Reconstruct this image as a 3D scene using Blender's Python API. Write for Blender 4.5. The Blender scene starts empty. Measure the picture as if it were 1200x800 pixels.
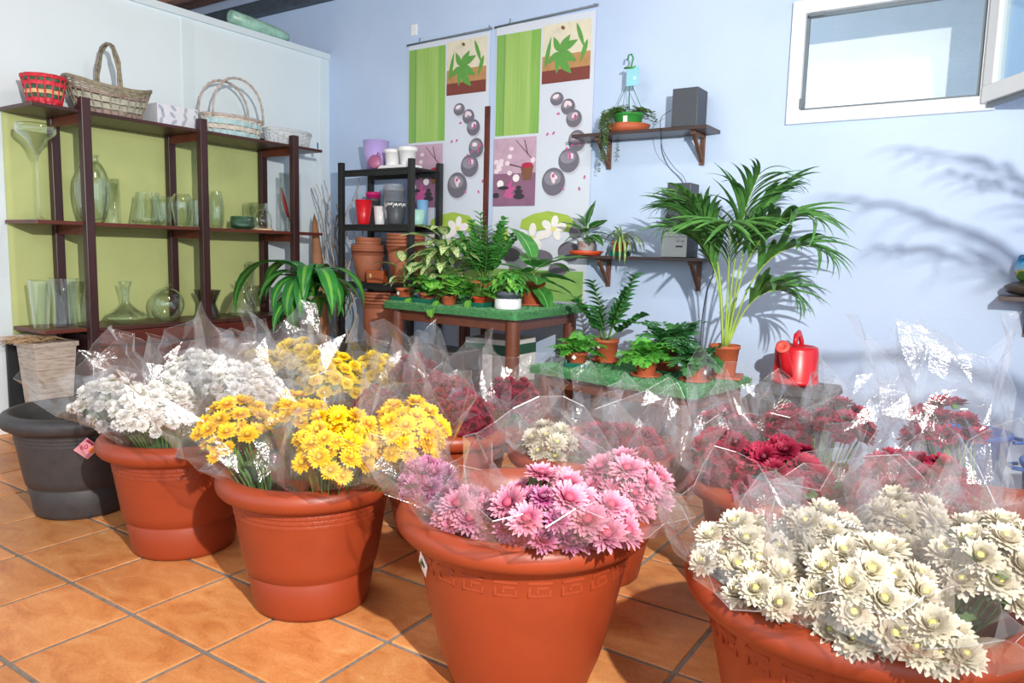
import bpy, math, random
from math import sin, cos, pi, radians, sqrt, atan2, exp
from mathutils import Vector, Matrix, Euler, noise
sc = bpy.context.scene
COL = sc.collection
random.seed(7)

# ---------------------------------------------------------------- camera
def cam_axes(yaw, pitch, roll):
    f = Vector((sin(yaw)*cos(pitch), cos(yaw)*cos(pitch), -sin(pitch)))
    r = Vector((cos(yaw), -sin(yaw), 0)); u = r.cross(f)
    return r*cos(roll)+u*sin(roll), u*cos(roll)-r*sin(roll), f
cd = bpy.data.cameras.new('camera'); cd.sensor_width = 36; cd.lens = 36*872.06/1200; cd.clip_start = .02
cam = bpy.data.objects.new('camera', cd); COL.objects.link(cam)
r_, u_, f_ = cam_axes(radians(-33.504), radians(6.775), radians(1.423))
cam.matrix_world = Matrix(((r_.x, u_.x, -f_.x, 0), (r_.y, u_.y, -f_.y, 0), (r_.z, u_.z, -f_.z, 1.2), (0, 0, 0, 1)))
sc.camera = cam
# ---------------------------------------------------------------- world, lamps, exposure
wd = bpy.data.worlds.new('world'); sc.world = wd; wd.use_nodes = True
bgn = wd.node_tree.nodes['Background']; bgn.inputs[0].default_value = (.80, .89, 1, 1); bgn.inputs[1].default_value = 1.65
def area(name, loc, target, size, power, color=(1, 1, 1), size_y=None, spread=pi):
    l = bpy.data.lights.new(name, 'AREA'); l.energy = power; l.size = size; l.color = color; l.spread = spread
    if size_y: l.shape = 'RECTANGLE'; l.size_y = size_y
    o = bpy.data.objects.new(name, l); COL.objects.link(o); o.location = loc
    o.rotation_euler = (Vector(target)-Vector(loc)).to_track_quat('-Z', 'Y').to_euler(); return o
def spot(name, loc, target, power, angle, blend, radius, color=(1, 1, 1)):
    l = bpy.data.lights.new(name, 'SPOT'); l.energy = power; l.spot_size = radians(angle); l.spot_blend = blend
    l.shadow_soft_size = radius; l.color = color
    o = bpy.data.objects.new(name, l); COL.objects.link(o); o.location = loc
    o.rotation_euler = (Vector(target)-Vector(loc)).to_track_quat('-Z', 'Y').to_euler(); return o
spot('stand_lamp', (.86, .08, 2.14), (-3.3, 4.2, 1.75), 1020, 108, .9, .028, (1, .95, .88))
area('fill_light', (-2.3, 2.6, 3.3), (-2.3, 2.6, 0), 1.3, 26, (1, .96, .9), .35)  # unseen fill added below the ceiling to even out the light
spot('sunlight_lamp', (-1.2, 5.25, 6.5), (-1.0, 5.6, 2.2), 2400, 60, .2, .01, (1, .97, .9))
sc.view_settings.view_transform = 'Standard'; sc.view_settings.look = 'None'
sc.view_settings.exposure = 0.0; sc.view_settings.gamma = 1.0; sc.view_settings.use_curve_mapping = False
sc.cycles.transparent_max_bounces = 48; sc.cycles.max_bounces = 8; sc.cycles.use_denoising = True
sc.cycles.sample_clamp_indirect = 4.0
sc.cycles.caustics_reflective = False; sc.cycles.caustics_refractive = False

# ---------------------------------------------------------------- helpers
def lin(c):
    if isinstance(c, str): c = tuple(int(c[i:i+2], 16) for i in (0, 2, 4))
    return tuple(((x/255)/12.92 if x/255 <= .04045 else ((x/255+.055)/1.055)**2.4) for x in c)+(1,)
lin_ = lin
class MB:
    def __init__(s): s.v = []; s.f = []; s.m = []; s.s = []; s.uv = []
    def add(s, vs, fs, mi=0, smooth=True, uv=None):
        b = len(s.v); s.v += [tuple(v) for v in vs]
        for k, f in enumerate(fs):
            s.f.append(tuple(b+i for i in f)); s.m.append(mi); s.s.append(smooth)
            s.uv.append([uv[i] for i in f] if uv else [(0, 0)]*len(f))
        return s
    def box(s, c, d, rz=0, mi=0, M=None, taper=1):
        hx, hy, hz = d[0]/2, d[1]/2, d[2]/2; vs = []
        for z, t in ((-hz, 1), (hz, taper)):
            for x, y in ((-hx, -hy), (hx, -hy), (hx, hy), (-hx, hy)):
                x1, y1 = x*t, y*t
                p = Vector((c[0]+x1*cos(rz)-y1*sin(rz), c[1]+x1*sin(rz)+y1*cos(rz), c[2]+z))
                vs.append(M @ p if M else p)
        return s.add(vs, [(3, 2, 1, 0), (4, 5, 6, 7), (0, 1, 5, 4), (1, 2, 6, 5), (2, 3, 7, 6), (3, 0, 4, 7)], mi, False)
    def tube(s, pts, rad, n=8, mi=0, caps=True, smooth=True, flat=1.0):
        pts = [Vector(p) for p in pts]; N = len(pts); vs = []; fs = []; uv = []
        if not isinstance(rad, (list, tuple)): rad = [rad]*N
        ref = None
        for i, p in enumerate(pts):
            t = (pts[min(i+1, N-1)]-pts[max(i-1, 0)]).normalized()
            if ref is None: ref = Vector((0, 0, 1)) if abs(t.z) < .9 else Vector((1, 0, 0))
            a = t.cross(ref)
            if a.length < 1e-5: a = t.orthogonal()
            a.normalize(); b = t.cross(a).normalized(); ref = a.cross(t)
            for k in range(n):
                q = 2*pi*k/n; vs.append(p+a*cos(q)*rad[i]+b*sin(q)*rad[i]*flat); uv.append((k/n, i/max(1, N-1)))
        for i in range(N-1):
            for k in range(n): fs.append((i*n+k, i*n+(k+1) % n, (i+1)*n+(k+1) % n, (i+1)*n+k))
        if caps: fs.append(tuple(range(n-1, -1, -1))); fs.append(tuple(range((N-1)*n, N*n)))
        return s.add(vs, fs, mi, smooth, uv)
    def lathe(s, prof, n=32, c=(0, 0, 0), mi=0, sx=1, sy=1, smooth=True, rz=0):
        vs = []; fs = []; uv = []; P = len(prof)
        for i, (r, z) in enumerate(prof):
            for k in range(n):
                q = 2*pi*k/n; x, y = r*cos(q)*sx, r*sin(q)*sy
                vs.append((c[0]+x*cos(rz)-y*sin(rz), c[1]+x*sin(rz)+y*cos(rz), c[2]+z)); uv.append((k/n, i/max(1, P-1)))
        for i in range(P-1):
            for k in range(n): fs.append((i*n+k, i*n+(k+1) % n, (i+1)*n+(k+1) % n, (i+1)*n+k))
        if prof[0][0] > 1e-4: fs.append(tuple(range(n-1, -1, -1)))
        return s.add(vs, fs, mi, smooth, uv)
    def grid(s, fn, nu, nv, wrap=False, mi=0, smooth=True):
        U = nu if wrap else nu+1; vs = []; uv = []; fs = []
        for j in range(nv+1):
            for i in range(U): vs.append(fn(i/nu, j/nv)); uv.append((i/nu, j/nv))
        for j in range(nv):
            for i in range(nu): fs.append((j*U+i, j*U+(i+1) % U, (j+1)*U+(i+1) % U, (j+1)*U+i))
        return s.add(vs, fs, mi, smooth, uv)
    def poly(s, pts, mi=0, depth=None):
        n = len(pts); return s.add(pts, [tuple(range(n))], mi, False)
    def mesh(s, name, mats):
        me = bpy.data.meshes.new(name); me.from_pydata(s.v, [], s.f)
        for m in (mats if isinstance(mats, (list, tuple)) else [mats]): me.materials.append(m)
        me.polygons.foreach_set('material_index', s.m); me.polygons.foreach_set('use_smooth', s.s)
        ul = me.uv_layers.new(name='UVMap'); flat = []
        for u in s.uv:
            for a in u: flat += [a[0], a[1]]
        ul.data.foreach_set('uv', flat); me.update(); return me
    def build(s, name, mats, parent=None, loc=(0, 0, 0), rot=(0, 0, 0), bevel=0, seg=2):
        o = ob(name, s.mesh(name, mats), parent, loc, rot)
        if bevel:
            b = o.modifiers.new('bevel', 'BEVEL'); b.width = bevel; b.segments = seg; b.limit_method = 'ANGLE'; b.angle_limit = radians(40)
        return o
def ob(name, me, parent=None, loc=(0, 0, 0), rot=(0, 0, 0), scale=None):
    o = bpy.data.objects.new(name, me); COL.objects.link(o); o.location = loc; o.rotation_euler = rot
    if scale is not None: o.scale = scale if hasattr(scale, '__len__') else (scale,)*3
    if parent: o.parent = parent
    return o
def tag(o, label=None, cat=None, group=None, kind=None):
    if label: o['label'] = label
    if cat: o['category'] = cat
    if group: o['group'] = group
    if kind: o['kind'] = kind
    return o
def thing(name, label, cat, loc=(0, 0, 0), rz=0, group=None):
    return tag(ob(name, None, None, loc, (0, 0, rz)), label, cat, group)
def stuff(o): o['kind'] = 'stuff'; return o
def orient(z, spin=0):
    return (Vector(z).to_track_quat('Z', 'Y').to_matrix() @ Matrix.Rotation(spin, 3, 'Z')).to_euler()

# ---------------------------------------------------------------- materials
class NT:
    def __init__(s, name):
        s.m = bpy.data.materials.new(name); s.m.use_nodes = True; s.t = s.m.node_tree; s.t.nodes.clear()
        s.out = s.n('ShaderNodeOutputMaterial')
    def n(s, ty, **kw):
        x = s.t.nodes.new(ty)
        for k, v in kw.items(): setattr(x, k, v)
        return x
    def l(s, a, b): s.t.links.new(a, b)
    def val(s, sock, v):
        if hasattr(v, 'is_linked'): s.l(v, sock)
        else: sock.default_value = v
    def tc(s, which='Object'): return s.n('ShaderNodeTexCoord').outputs[which]
    def noise(s, vec, scale, detail=4, rough=.55, dist=0):
        x = s.n('ShaderNodeTexNoise'); x.inputs['Scale'].default_value = scale; x.inputs['Detail'].default_value = detail
        x.inputs['Roughness'].default_value = rough; x.inputs['Distortion'].default_value = dist
        if vec is not None: s.l(vec, x.inputs['Vector'])
        return x.outputs['Fac']
    def ramp(s, fac, stops):
        x = s.n('ShaderNodeValToRGB'); e = x.color_ramp.elements
        while len(e) < len(stops): e.new(.5)
        for el, (p, c) in zip(e, stops): el.position = p; el.color = c if len(c) == 4 else tuple(c)+(1,)
        s.l(fac, x.inputs['Fac']); return x.outputs['Color']
    def mix(s, fac, a, b, mode='MIX'):
        x = s.n('ShaderNodeMix'); x.data_type = 'RGBA'; x.blend_type = mode
        s.val(x.inputs[0], fac); s.val(x.inputs[6], a); s.val(x.inputs[7], b); return x.outputs[2]
    def math(s, op, a, b=0.0, c=0.0):
        x = s.n('ShaderNodeMath', operation=op); s.val(x.inputs[0], a); s.val(x.inputs[1], b); s.val(x.inputs[2], c); return x.outputs[0]
    def mapping(s, vec, scale=(1, 1, 1)):
        x = s.n('ShaderNodeMapping'); x.inputs['Scale'].default_value = scale; s.l(vec, x.inputs['Vector']); return x.outputs[0]
    def bump(s, h, st, dist=.01):
        x = s.n('ShaderNodeBump'); x.inputs['Strength'].default_value = st; x.inputs['Distance'].default_value = dist
        s.l(h, x.inputs['Height']); return x.outputs['Normal']
    def principled(s, col, rough=.5, metal=0, normal=None, spec=None, sss=0, coat=0, trans=0):
        p = s.n('ShaderNodeBsdfPrincipled'); s.val(p.inputs['Base Color'], col); s.val(p.inputs['Roughness'], rough)
        p.inputs['Metallic'].default_value = metal
        if spec is not None: p.inputs['Specular IOR Level'].default_value = spec
        if coat: p.inputs['Coat Weight'].default_value = coat
        if trans: p.inputs['Transmission Weight'].default_value = trans
        if normal is not None: s.l(normal, p.inputs['Normal'])
        return p.outputs[0]
    def done(s, sh): s.l(sh, s.out.inputs['Surface']); return s.m
def sep_uv(t):
    x = t.n('ShaderNodeSeparateXYZ'); t.l(t.tc('UV'), x.inputs[0]); return x.outputs[0], x.outputs[1]
def plain(name, c, rough=.5, var=.08, scale=18, bump=0, bscale=60, metal=0, spec=None, rand=0, coat=0, stretch=None):
    t = NT(name); co = t.tc('Object')
    if stretch: co = t.mapping(co, stretch)
    c = lin(c); dk = tuple(x*(1-var*2) for x in c[:3])+(1,); lt = tuple(min(1, x*(1+var)) for x in c[:3])+(1,)
    col = t.ramp(t.noise(co, scale), [(.3, dk), (.5, c), (.75, lt)])
    if rand:
        h = t.n('ShaderNodeHueSaturation'); oi = t.n('ShaderNodeObjectInfo')
        t.l(t.math('MULTIPLY_ADD', oi.outputs['Random'], rand, 1-rand/2), h.inputs['Value']); t.l(col, h.inputs['Color']); col = h.outputs[0]
    nm = t.bump(t.noise(co, bscale, 6), bump) if bump else None
    return t.done(t.principled(col, rough, metal, nm, spec, coat=coat))
def glassy(name, tint='eef6f2', base=.07, rough=.03, haze=.0, hazec='ffffff', edge=.55, wrinkle=0, power=3.0):
    """thin clear film or thin blown glass: clear body, mirror sheen that grows at grazing angles"""
    t = NT(name); nm = None
    if wrinkle:
        co = t.tc('Object'); a = t.noise(co, 28, 3, .5, 1.2); b = t.noise(co, 75, 2, .5, .6)
        h = t.math('ADD', t.math('ABSOLUTE', t.math('SUBTRACT', a, .5)), t.math('MULTIPLY', t.math('ABSOLUTE', t.math('SUBTRACT', b, .5)), .35))
        nm = t.bump(h, wrinkle, .03)
    lw = t.n('ShaderNodeLayerWeight'); lw.inputs['Blend'].default_value = .5
    g = t.math('POWER', lw.outputs['Facing'], power); fac = t.math('MULTIPLY_ADD', g, edge, base)
    tr = t.n('ShaderNodeBsdfTransparent'); tr.inputs[0].default_value = lin(tint)
    gl = t.n('ShaderNodeBsdfGlossy'); gl.inputs['Roughness'].default_value = rough; gl.inputs['Color'].default_value = (1, 1, 1, 1)
    if nm is not None: t.l(nm, gl.inputs['Normal'])
    sh = tr.outputs[0]
    if haze:
        df = t.n('ShaderNodeBsdfDiffuse'); df.inputs[0].default_value = lin(hazec)
        tl = t.n('ShaderNodeBsdfTranslucent'); tl.inputs[0].default_value = lin(hazec)
        ms0 = t.n('ShaderNodeMixShader'); ms0.inputs[0].default_value = .5; t.l(df.outputs[0], ms0.inputs[1]); t.l(tl.outputs[0], ms0.inputs[2])
        ms1 = t.n('ShaderNodeMixShader'); ms1.inputs[0].default_value = haze; t.l(sh, ms1.inputs[1]); t.l(ms0.outputs[0], ms1.inputs[2]); sh = ms1.outputs[0]
    ms = t.n('ShaderNodeMixShader'); t.l(fac, ms.inputs[0]); t.l(sh, ms.inputs[1]); t.l(gl.outputs[0], ms.inputs[2])
    return t.done(ms.outputs[0])
def petal(name, base, mid, tip, rand=.25):
    t = NT(name); u, v = sep_uv(t)
    col = t.ramp(v, [(0, lin(base)), (.45, lin(mid)), (1, lin(tip))])
    oi = t.n('ShaderNodeObjectInfo'); h = t.n('ShaderNodeHueSaturation')
    t.l(t.math('MULTIPLY_ADD', oi.outputs['Random'], rand, 1-rand*.6), h.inputs['Value']); t.l(col, h.inputs['Color']); col = h.outputs[0]
    p = t.principled(col, .55, spec=.25); tl = t.n('ShaderNodeBsdfTranslucent'); t.l(col, tl.inputs[0])
    ms = t.n('ShaderNodeMixShader'); ms.inputs[0].default_value = .25; t.l(p, ms.inputs[1]); t.l(tl.outputs[0], ms.inputs[2])
    return t.done(ms.outputs[0])
def leafmat(name, dark, light, rib=None, stripe=None, spots=None, rough=.4, rand=.3, edge=None, gain=1.0):
    """u runs across the blade (0..1), v along it"""
    lin = lambda c: tuple(min(1, x*gain) for x in lin_(c)[:3])+(1,)
    t = NT(name); u, v = sep_uv(t); a = t.math('ABSOLUTE', t.math('SUBTRACT', u, .5))
    n = t.noise(t.tc('Object'), 14)
    col = t.ramp(n, [(.3, lin(dark)), (.7, lin(light))])
    if stripe: col = t.mix(t.math('LESS_THAN', t.math('ADD', a, t.math('MULTIPLY', t.noise(t.mapping(t.tc('UV'), (40, 1, 1)), 3), .12)), .17), col, lin(stripe))
    if spots:
        s = t.math('GREATER_THAN', t.noise(t.mapping(t.tc('UV'), (7, 12, 1)), 1.3, 5, .6), .47)
        col = t.mix(t.math('MULTIPLY', s, t.math('LESS_THAN', a, .36)), col, lin(spots))
    if edge: col = t.mix(t.math('GREATER_THAN', a, .43), col, lin(edge))
    if rib: col = t.mix(t.math('LESS_THAN', a, .03), col, lin(rib))
    oi = t.n('ShaderNodeObjectInfo'); h = t.n('ShaderNodeHueSaturation')
    t.l(t.math('MULTIPLY_ADD', oi.outputs['Random'], rand, 1-rand/2), h.inputs['Value']); t.l(col, h.inputs['Color']); col = h.outputs[0]
    p = t.principled(col, rough, spec=.4); tl = t.n('ShaderNodeBsdfTranslucent'); t.l(col, tl.inputs[0])
    ms = t.n('ShaderNodeMixShader'); ms.inputs[0].default_value = .2; t.l(p, ms.inputs[1]); t.l(tl.outputs[0], ms.inputs[2])
    return t.done(ms.outputs[0])
def tile_mat():
    t = NT('terracotta_tile'); oi = t.n('ShaderNodeObjectInfo'); co = t.tc('Object')
    va = t.n('ShaderNodeVectorMath', operation='ADD'); cb = t.n('ShaderNodeCombineXYZ')
    t.l(t.math('MULTIPLY', oi.outputs['Random'], 37.0), cb.inputs[0]); t.l(t.math('MULTIPLY', oi.outputs['Random'], 91.0), cb.inputs[1])
    t.l(co, va.inputs[0]); t.l(cb.outputs[0], va.inputs[1]); v = va.outputs[0]
    n1 = t.noise(t.mapping(v, (1, 1.7, 1)), 5.5, 8, .62, .9); n2 = t.noise(v, 120, 3)
    col = t.ramp(n1, [(.28, lin('c07038')), (.45, lin('db8e50')), (.6, lin('e6a062')), (.78, lin('eebc86'))])
    col = t.mix(.16, col, t.ramp(n2, [(.35, lin('a05a2c')), (.65, lin('eab47c'))]), 'MIX')
    h = t.n('ShaderNodeHueSaturation'); t.l(t.math('MULTIPLY_ADD', oi.outputs['Random'], .22, .9), h.inputs['Value']); t.l(col, h.inputs['Color'])
    r = t.math('MULTIPLY_ADD', n1, .25, .28)
    return t.done(t.principled(h.outputs[0], r, normal=t.bump(t.noise(v, 45, 6), .12), spec=.4))
def wall_mat(name, a, b, bumpst=.25):
    t = NT(name); co = t.tc('Object')
    n = t.noise(co, 1.3, 5); col = t.ramp(n, [(.3, lin(a)), (.7, lin(b))])
    hgt = t.math('ADD', t.math('MULTIPLY', t.noise(co, 9, 6, .6), .6), t.math('MULTIPLY', t.noise(co, 70, 4), .25))
    return t.done(t.principled(col, .62, normal=t.bump(hgt, bumpst, .012), spec=.25))
M = {}
M['tile'] = tile_mat(); M['grout'] = plain('grout', '8d847a', .9, .15, 40, .3)
M['wall'] = wall_mat('blue_plaster', 'b7cdec', 'c3d7f2'); M['partition'] = plain('white_partition_board', 'dce9ee', .45, .01, 3)
M['cap'] = plain('white_trim', 'd6e4ea', .4, .01, 3); M['outwall'] = wall_mat('rough_outside_plaster', 'd4dcd8', 'e6ece8', 1.0)
M['pvc'] = plain('white_pvc', 'eef2f4', .35, .01, 3); M['gasket'] = plain('grey_gasket', '6d7880', .5, .05)
M['beamsteel'] = plain('dark_painted_steel', '47515a', .5, .15, 14); M['plank'] = plain('brown_plank', 'a8765a', .6, .2, 6, .2, 30, stretch=(1, 6, 1))
M['darkwood'] = plain('dark_stained_wood', '3c2124', .38, .22, 9, .12, 60, stretch=(1, 1, .12)); M['redwood'] = plain('red_stained_wood', '5e2a20', .4, .25, 8, .12, 40, stretch=(1, .15, 1))
M['shelfply'] = plain('worn_shelf_board', '4a2a26', .4, .28, 5, .1, 40, stretch=(.6, .2, 1))
M['cloth'] = plain('lime_green_cloth', 'bcc684', .85, .05, 3, .15, 200)
M['terra'] = plain('terracotta_plastic', '933b1e', .42, .06, 5, .04, 90, rand=.08); M['blackpot'] = plain('charcoal_plastic', '3d3b3c', .5, .1, 20, .05, 90)
M['terrasmall'] = plain('terracotta_clay', 'b85f3c', .6, .1, 12, .08, 80, rand=.15); M['soil'] = plain('potting_soil', '3a2a20', .95, .3, 60, .8, 90)
M['terrastack'] = plain('matte_terracotta_plastic', 'ac6a4e', .5, .05, 9, rand=.1); M['orange'] = plain('orange_plastic', 'cc4f2a', .4, .05)
M['turf'] = plain('green_turf_base', '4a8f58', .95, .25, 90, .8, 160); M['blade'] = plain('green_turf_pile', '6aa874', .8, .25, 40)
M['tablebrown'] = plain('brown_resin', '6b3c2b', .38, .08, 20, .03); M['black'] = plain('black_plastic', '24252a', .45, .1); M['rack'] = plain('black_lacquered_wood', '26292b', .42, .15, 25)
M['film'] = glassy('cellophane', 'fefeff', .06, .16, .038, 'f8f6f3', .5, .16, 3.2); M['filmglint'] = glassy('cellophane_glint', 'fbfcff', .15, .2, .14, 'ffffff', .4, 0, 2)
M['glass'] = glassy('clear_glass', 'fafdfb', .05, .03, .0, 'ffffff', .75, 0, 2.2)
M['glassdark'] = glassy('smoky_glass', 'c2c6c4', .07, .03, .04, '8a8f8c', .55, 0, 2.4); M['glassgreen'] = glassy('green_glass', '7fc4a4', .08, .05, .12, '4fa583', .5, .6, 2.4)
M['pane'] = glassy('window_pane', 'eef6f8', .05, .02, .0, 'ffffff', .5, 0, 3)
M['frost'] = glassy('clear_plastic_pot', 'f8fbfd', .05, .15, .2, 'ffffff', .3)
M['white'] = plain('white_glaze', 'eef0f2', .35, .02); M['red'] = plain('red_plastic', 'd4202c', .32, .04); M['redrim'] = plain('worn_red_plastic', 'e85a50', .45, .04)
M['blue'] = plain('blue_plastic', '1f5fb4', .35, .05); M['paper'] = plain('white_paper', 'ece9e4', .7, .03)
M['stem'] = plain('green_stem', '5f8a3c', .55, .2, 30); M['palest'] = plain('pale_green_stem', '9cb84e', .5, .15, 12); M['foliage'] = leafmat('bouquet_foliage', '3f5e38', '7f9a66', None, rand=.2, rough=.6)
PET = {'snow': petal('snow_white_petals', 'e8e4d6', 'f3f0e8', 'fbfaf6', .06), 'white': petal('white_petals', 'cfc79c', 'd4cdb8', 'e2dcca', .15), 'yellow': petal('yellow_petals', 'e0a400', 'f7c90e', 'ffdf32', .2), 'lemon': petal('lemon_petals', 'dcb400', 'f2d417', 'fbe640', .18),
       'pink': petal('pink_petals', '8a2a5c', 'c8708f', 'e6adc0', .35), 'deep': petal('deep_pink_petals', '7a184e', 'b04a84', 'dc9cbc', .3), 'red': petal('burgundy_petals', '4a0820', '821230', 'a42a4a', .4)}
EYE = {'snow': plain('snow_eye', 'ece8c8', .7), 'white': plain('pale_yellow_eye', 'e4e07a', .7), 'yellow': plain('green_yellow_eye', 'c4a81a', .7), 'lemon': plain('lemon_eye', 'd4ae10', .7), 'pink': plain('dusky_pink_eye', 'a04058', .7), 'deep': plain('plum_eye', '7c2450', .7), 'red': plain('dark_red_eye', '5c0e22', .7)}

# ================================================================ THE SETTING
W = 4.73; PX = -5.14
# floor: grout bed and one object for each tile
fl = tag(MB().box((-3.2, 1.6, -.0245), (12.4, 6.4, .04)).build('floor', M['grout']), 'terracotta tiled floor with grey grout lines', None, kind='structure')
TX, TY, GAP = .3945, .3625, .015
me_t = MB().box((0, 0, 0), (TX-GAP, TY-GAP, .016)).mesh('tile', M['tile'])
for i in range(-10, 10):
    for j in range(-3, 11):
        x = -2.290+TX*(i+.5); y = 1.2505+TY*(j+.5)
        if x > 1.9 or y > 4.9 or y < .05: continue
        if x < PX-1.0: continue
        t = ob('tile', me_t, fl, (x, y, -.0085+random.uniform(-.0006, .0006)), (random.uniform(-.002, .002), random.uniform(-.002, .002), 0))
        b = t.modifiers.new('bevel', 'BEVEL'); b.width = .004; b.segments = 2
# back wall with the window opening
WX0, WX1, WZ0, WZ1 = -1.155, -.17, 2.04, 2.665
wb = MB()
for x0, x1, z0, z1 in ((-9, WX0, 0, 3.63), (WX1, 3.2, 0, 3.63), (WX0, WX1, 0, WZ0), (WX0, WX1, WZ1, 3.63)):
    wb.box(((x0+x1)/2, W+.045, (z0+z1)/2), (x1-x0, .09, z1-z0))
tag(wb.build('wall_back', M['wall']), 'pale blue plastered back wall', None, kind='structure')
wl = tag(MB().box((PX-.03, 1.7, 1.42), (.06, 6.06, 2.84)).build('wall_left', M['partition']), 'white panelled partition wall that stops short of the ceiling', None, kind='structure')
MB().box((PX-.02, 1.7, 2.865), (.09, 6.06, .05)).build('cap_rail', M['cap'], wl, bevel=.003)
MB().box((PX+.004, 3.37, 1.42), (.008, .095, 2.84)).build('cover_strip', M['cap'], wl, bevel=.002)
MB().box((PX+.004, 1.3, 1.42), (.008, .095, 2.84)).build('cover_strip', M['cap'], wl, bevel=.002)
MB().box((PX+.006, W-.05, 1.42), (.012, .1, 2.84)).build('cover_strip', M['cap'], wl, bevel=.002)
tag(MB().box((PX+.008, 1.35, .05), (.016, 4.0, .1)).build('baseboard_left', M['pvc'], bevel=.003), 'white skirting board along the partition', None, kind='structure')
# wooden ceiling with joists over the steel wall beam
ce = tag(MB().box((-3.2, 1.7, 3.62), (12.4, 6.3, .04)).build('ceiling', M['plank']), 'brown wooden plank ceiling', None, kind='structure')
me_p = MB().box((0, 0, 0), (.19, 6.3, .03)).mesh('plank', M['plank'])
for k in range(62): ob('plank', me_p, ce, (-9.3+.2*k, 1.7, 3.585))
me_j = MB().box((0, 0, 0), (12.4, .09, .14)).mesh('joist', M['plank'])
for k in range(9): ob('joist', me_j, ce, (-3.2, 4.25-.7*k, 3.5))
tag(MB().box((-3.2, W-.045, 3.39), (12.4, .09, .12)).build('trim_1', M['beamsteel'], bevel=.006), 'dark grey steel beam under the ceiling along the back wall', None, kind='structure')
tag(MB().box((-3.40, W-.008, 1.15), (.045, .016, 2.3)).build('trim_2', M['redwood'], bevel=.003), 'narrow reddish wooden strip between the two banners', None, kind='structure')
# window
wi = tag(ob('window_1', None, None, (0, W, 0)), 'white window high on the back wall, its sash swung open', None, kind='structure')
fw = .075
for nm, c, d in (('frame_rail', (-.663, 0, 2.04), (1.054, .07, fw)), ('frame_rail', (-.663, 0, 2.665), (1.054, .07, fw)), ('frame_stile', (-1.153, 0, 2.352), (fw, .068, .56)), ('frame_stile', (-.173, 0, 2.352), (fw, .068, .56))):
    MB().box(c, d).build(nm, M['pvc'], wi, bevel=.005)
for c, d in (((-.663, .02, 2.085), (.92, .03, .018)), ((-.663, .02, 2.618), (.92, .03, .018)), ((-1.108, .02, 2.352), (.018, .03, .52)), ((-.218, .02, 2.352), (.018, .03, .52))):
    MB().box(c, d).build('gasket', M['gasket'], wi)
MB().box((-1.05, -.03, 2.612), (.09, .012, .016)).build('hinge_plate', M['gasket'], wi, bevel=.002)
MB().box((-1.112, -.034, 2.115), (.012, .012, .06)).build('hinge_plate', M['gasket'], wi, bevel=.002)
sa = radians(122); sash = ob('sash', None, wi, (-.175, -.055, 0), (0, 0, 0)); sd = (-cos(sa), -sin(sa)); srz = atan2(sd[1], sd[0])
sash.rotation_euler = (0, 0, srz)
for nm, c, d in (('sash_rail', (.46, 0, 2.075), (.92, .06, .085)), ('sash_rail', (.46, 0, 2.63), (.92, .06, .085)), ('sash_stile', (.0425, 0, 2.352), (.085, .058, .47)), ('sash_stile', (.8775, 0, 2.352), (.085, .058, .47))):
    MB().box(c, d).build(nm, M['pvc'], sash, bevel=.006)
MB().box((.46, 0, 2.352), (.76, .016, .48)).build('pane', M['pane'], sash)
MB().box((.46, .01, 2.022), (.9, .03, .02)).build('gasket', M['gasket'], sash)
wo = tag(MB().box((-.6, 5.75, 1.8), (5.2, .2, 3.6)).build('wall_outside', M['outwall']), 'rough grey plastered wall outside the window', None, kind='structure')

ea = MB().box((-.5, 5.606, 3.45), (5.0, .088, .1)).box((.66, 5.28, 3.45), (2.7, .56, .1)); tag(ea.build('sun_blocker', M['plank']), 'unseen slabs added outside the window to shape the sunlit patch', None, kind='structure')  # unseen blocker, cut so its shadow bounds the sun patch outside
tag(MB().box((-9.1, 1.7, 1.8), (.2, 6.3, 3.6)).build('wall_far', M['wall']), 'blue wall of the room behind the partition', None, kind='structure')
# ================================================================ BIG FLOWER POTS
def rim_prof(R, H, rb, band):
    """outer wall upward, over the rolled lip, then down inside"""
    zr = H-.012; p = [(rb-.012, 0), (rb, .006), (rb+.004, .02)]
    zb = H*.29; neck = R-.045
    if band:
        rw = rb+(neck-rb)*.36
        p += [(rw-.004, zb-.004), (rw-.007, zb), (rw+.002, zb+.006)]
    for k in range(1, 7):
        t = k/6; z0 = zb if band else .02; r0 = (rb+(neck-rb)*.36+.002) if band else rb+.004
        p.append((r0+(neck-.006-r0)*(t**(.9 if band else .78)), z0+(H-.085-z0)*t))
    p += [(neck+.002, H-.075), (neck+.002, H-.058)]
    for k in range(0, 11):
        a = -pi/2+pi*1.15*k/10; p.append((R-.034+.034*cos(a), zr-.028+.036*sin(a)))
    p += [(R-.066, H-.06), (R-.075, H-.1)]
    for k in range(1, 5): t = k/4; p.append((R-.075+(rb-.01-R+.075)*t, H-.1+(.03-H+.1)*t))
    p.append((.0005, .03)); return p
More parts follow.
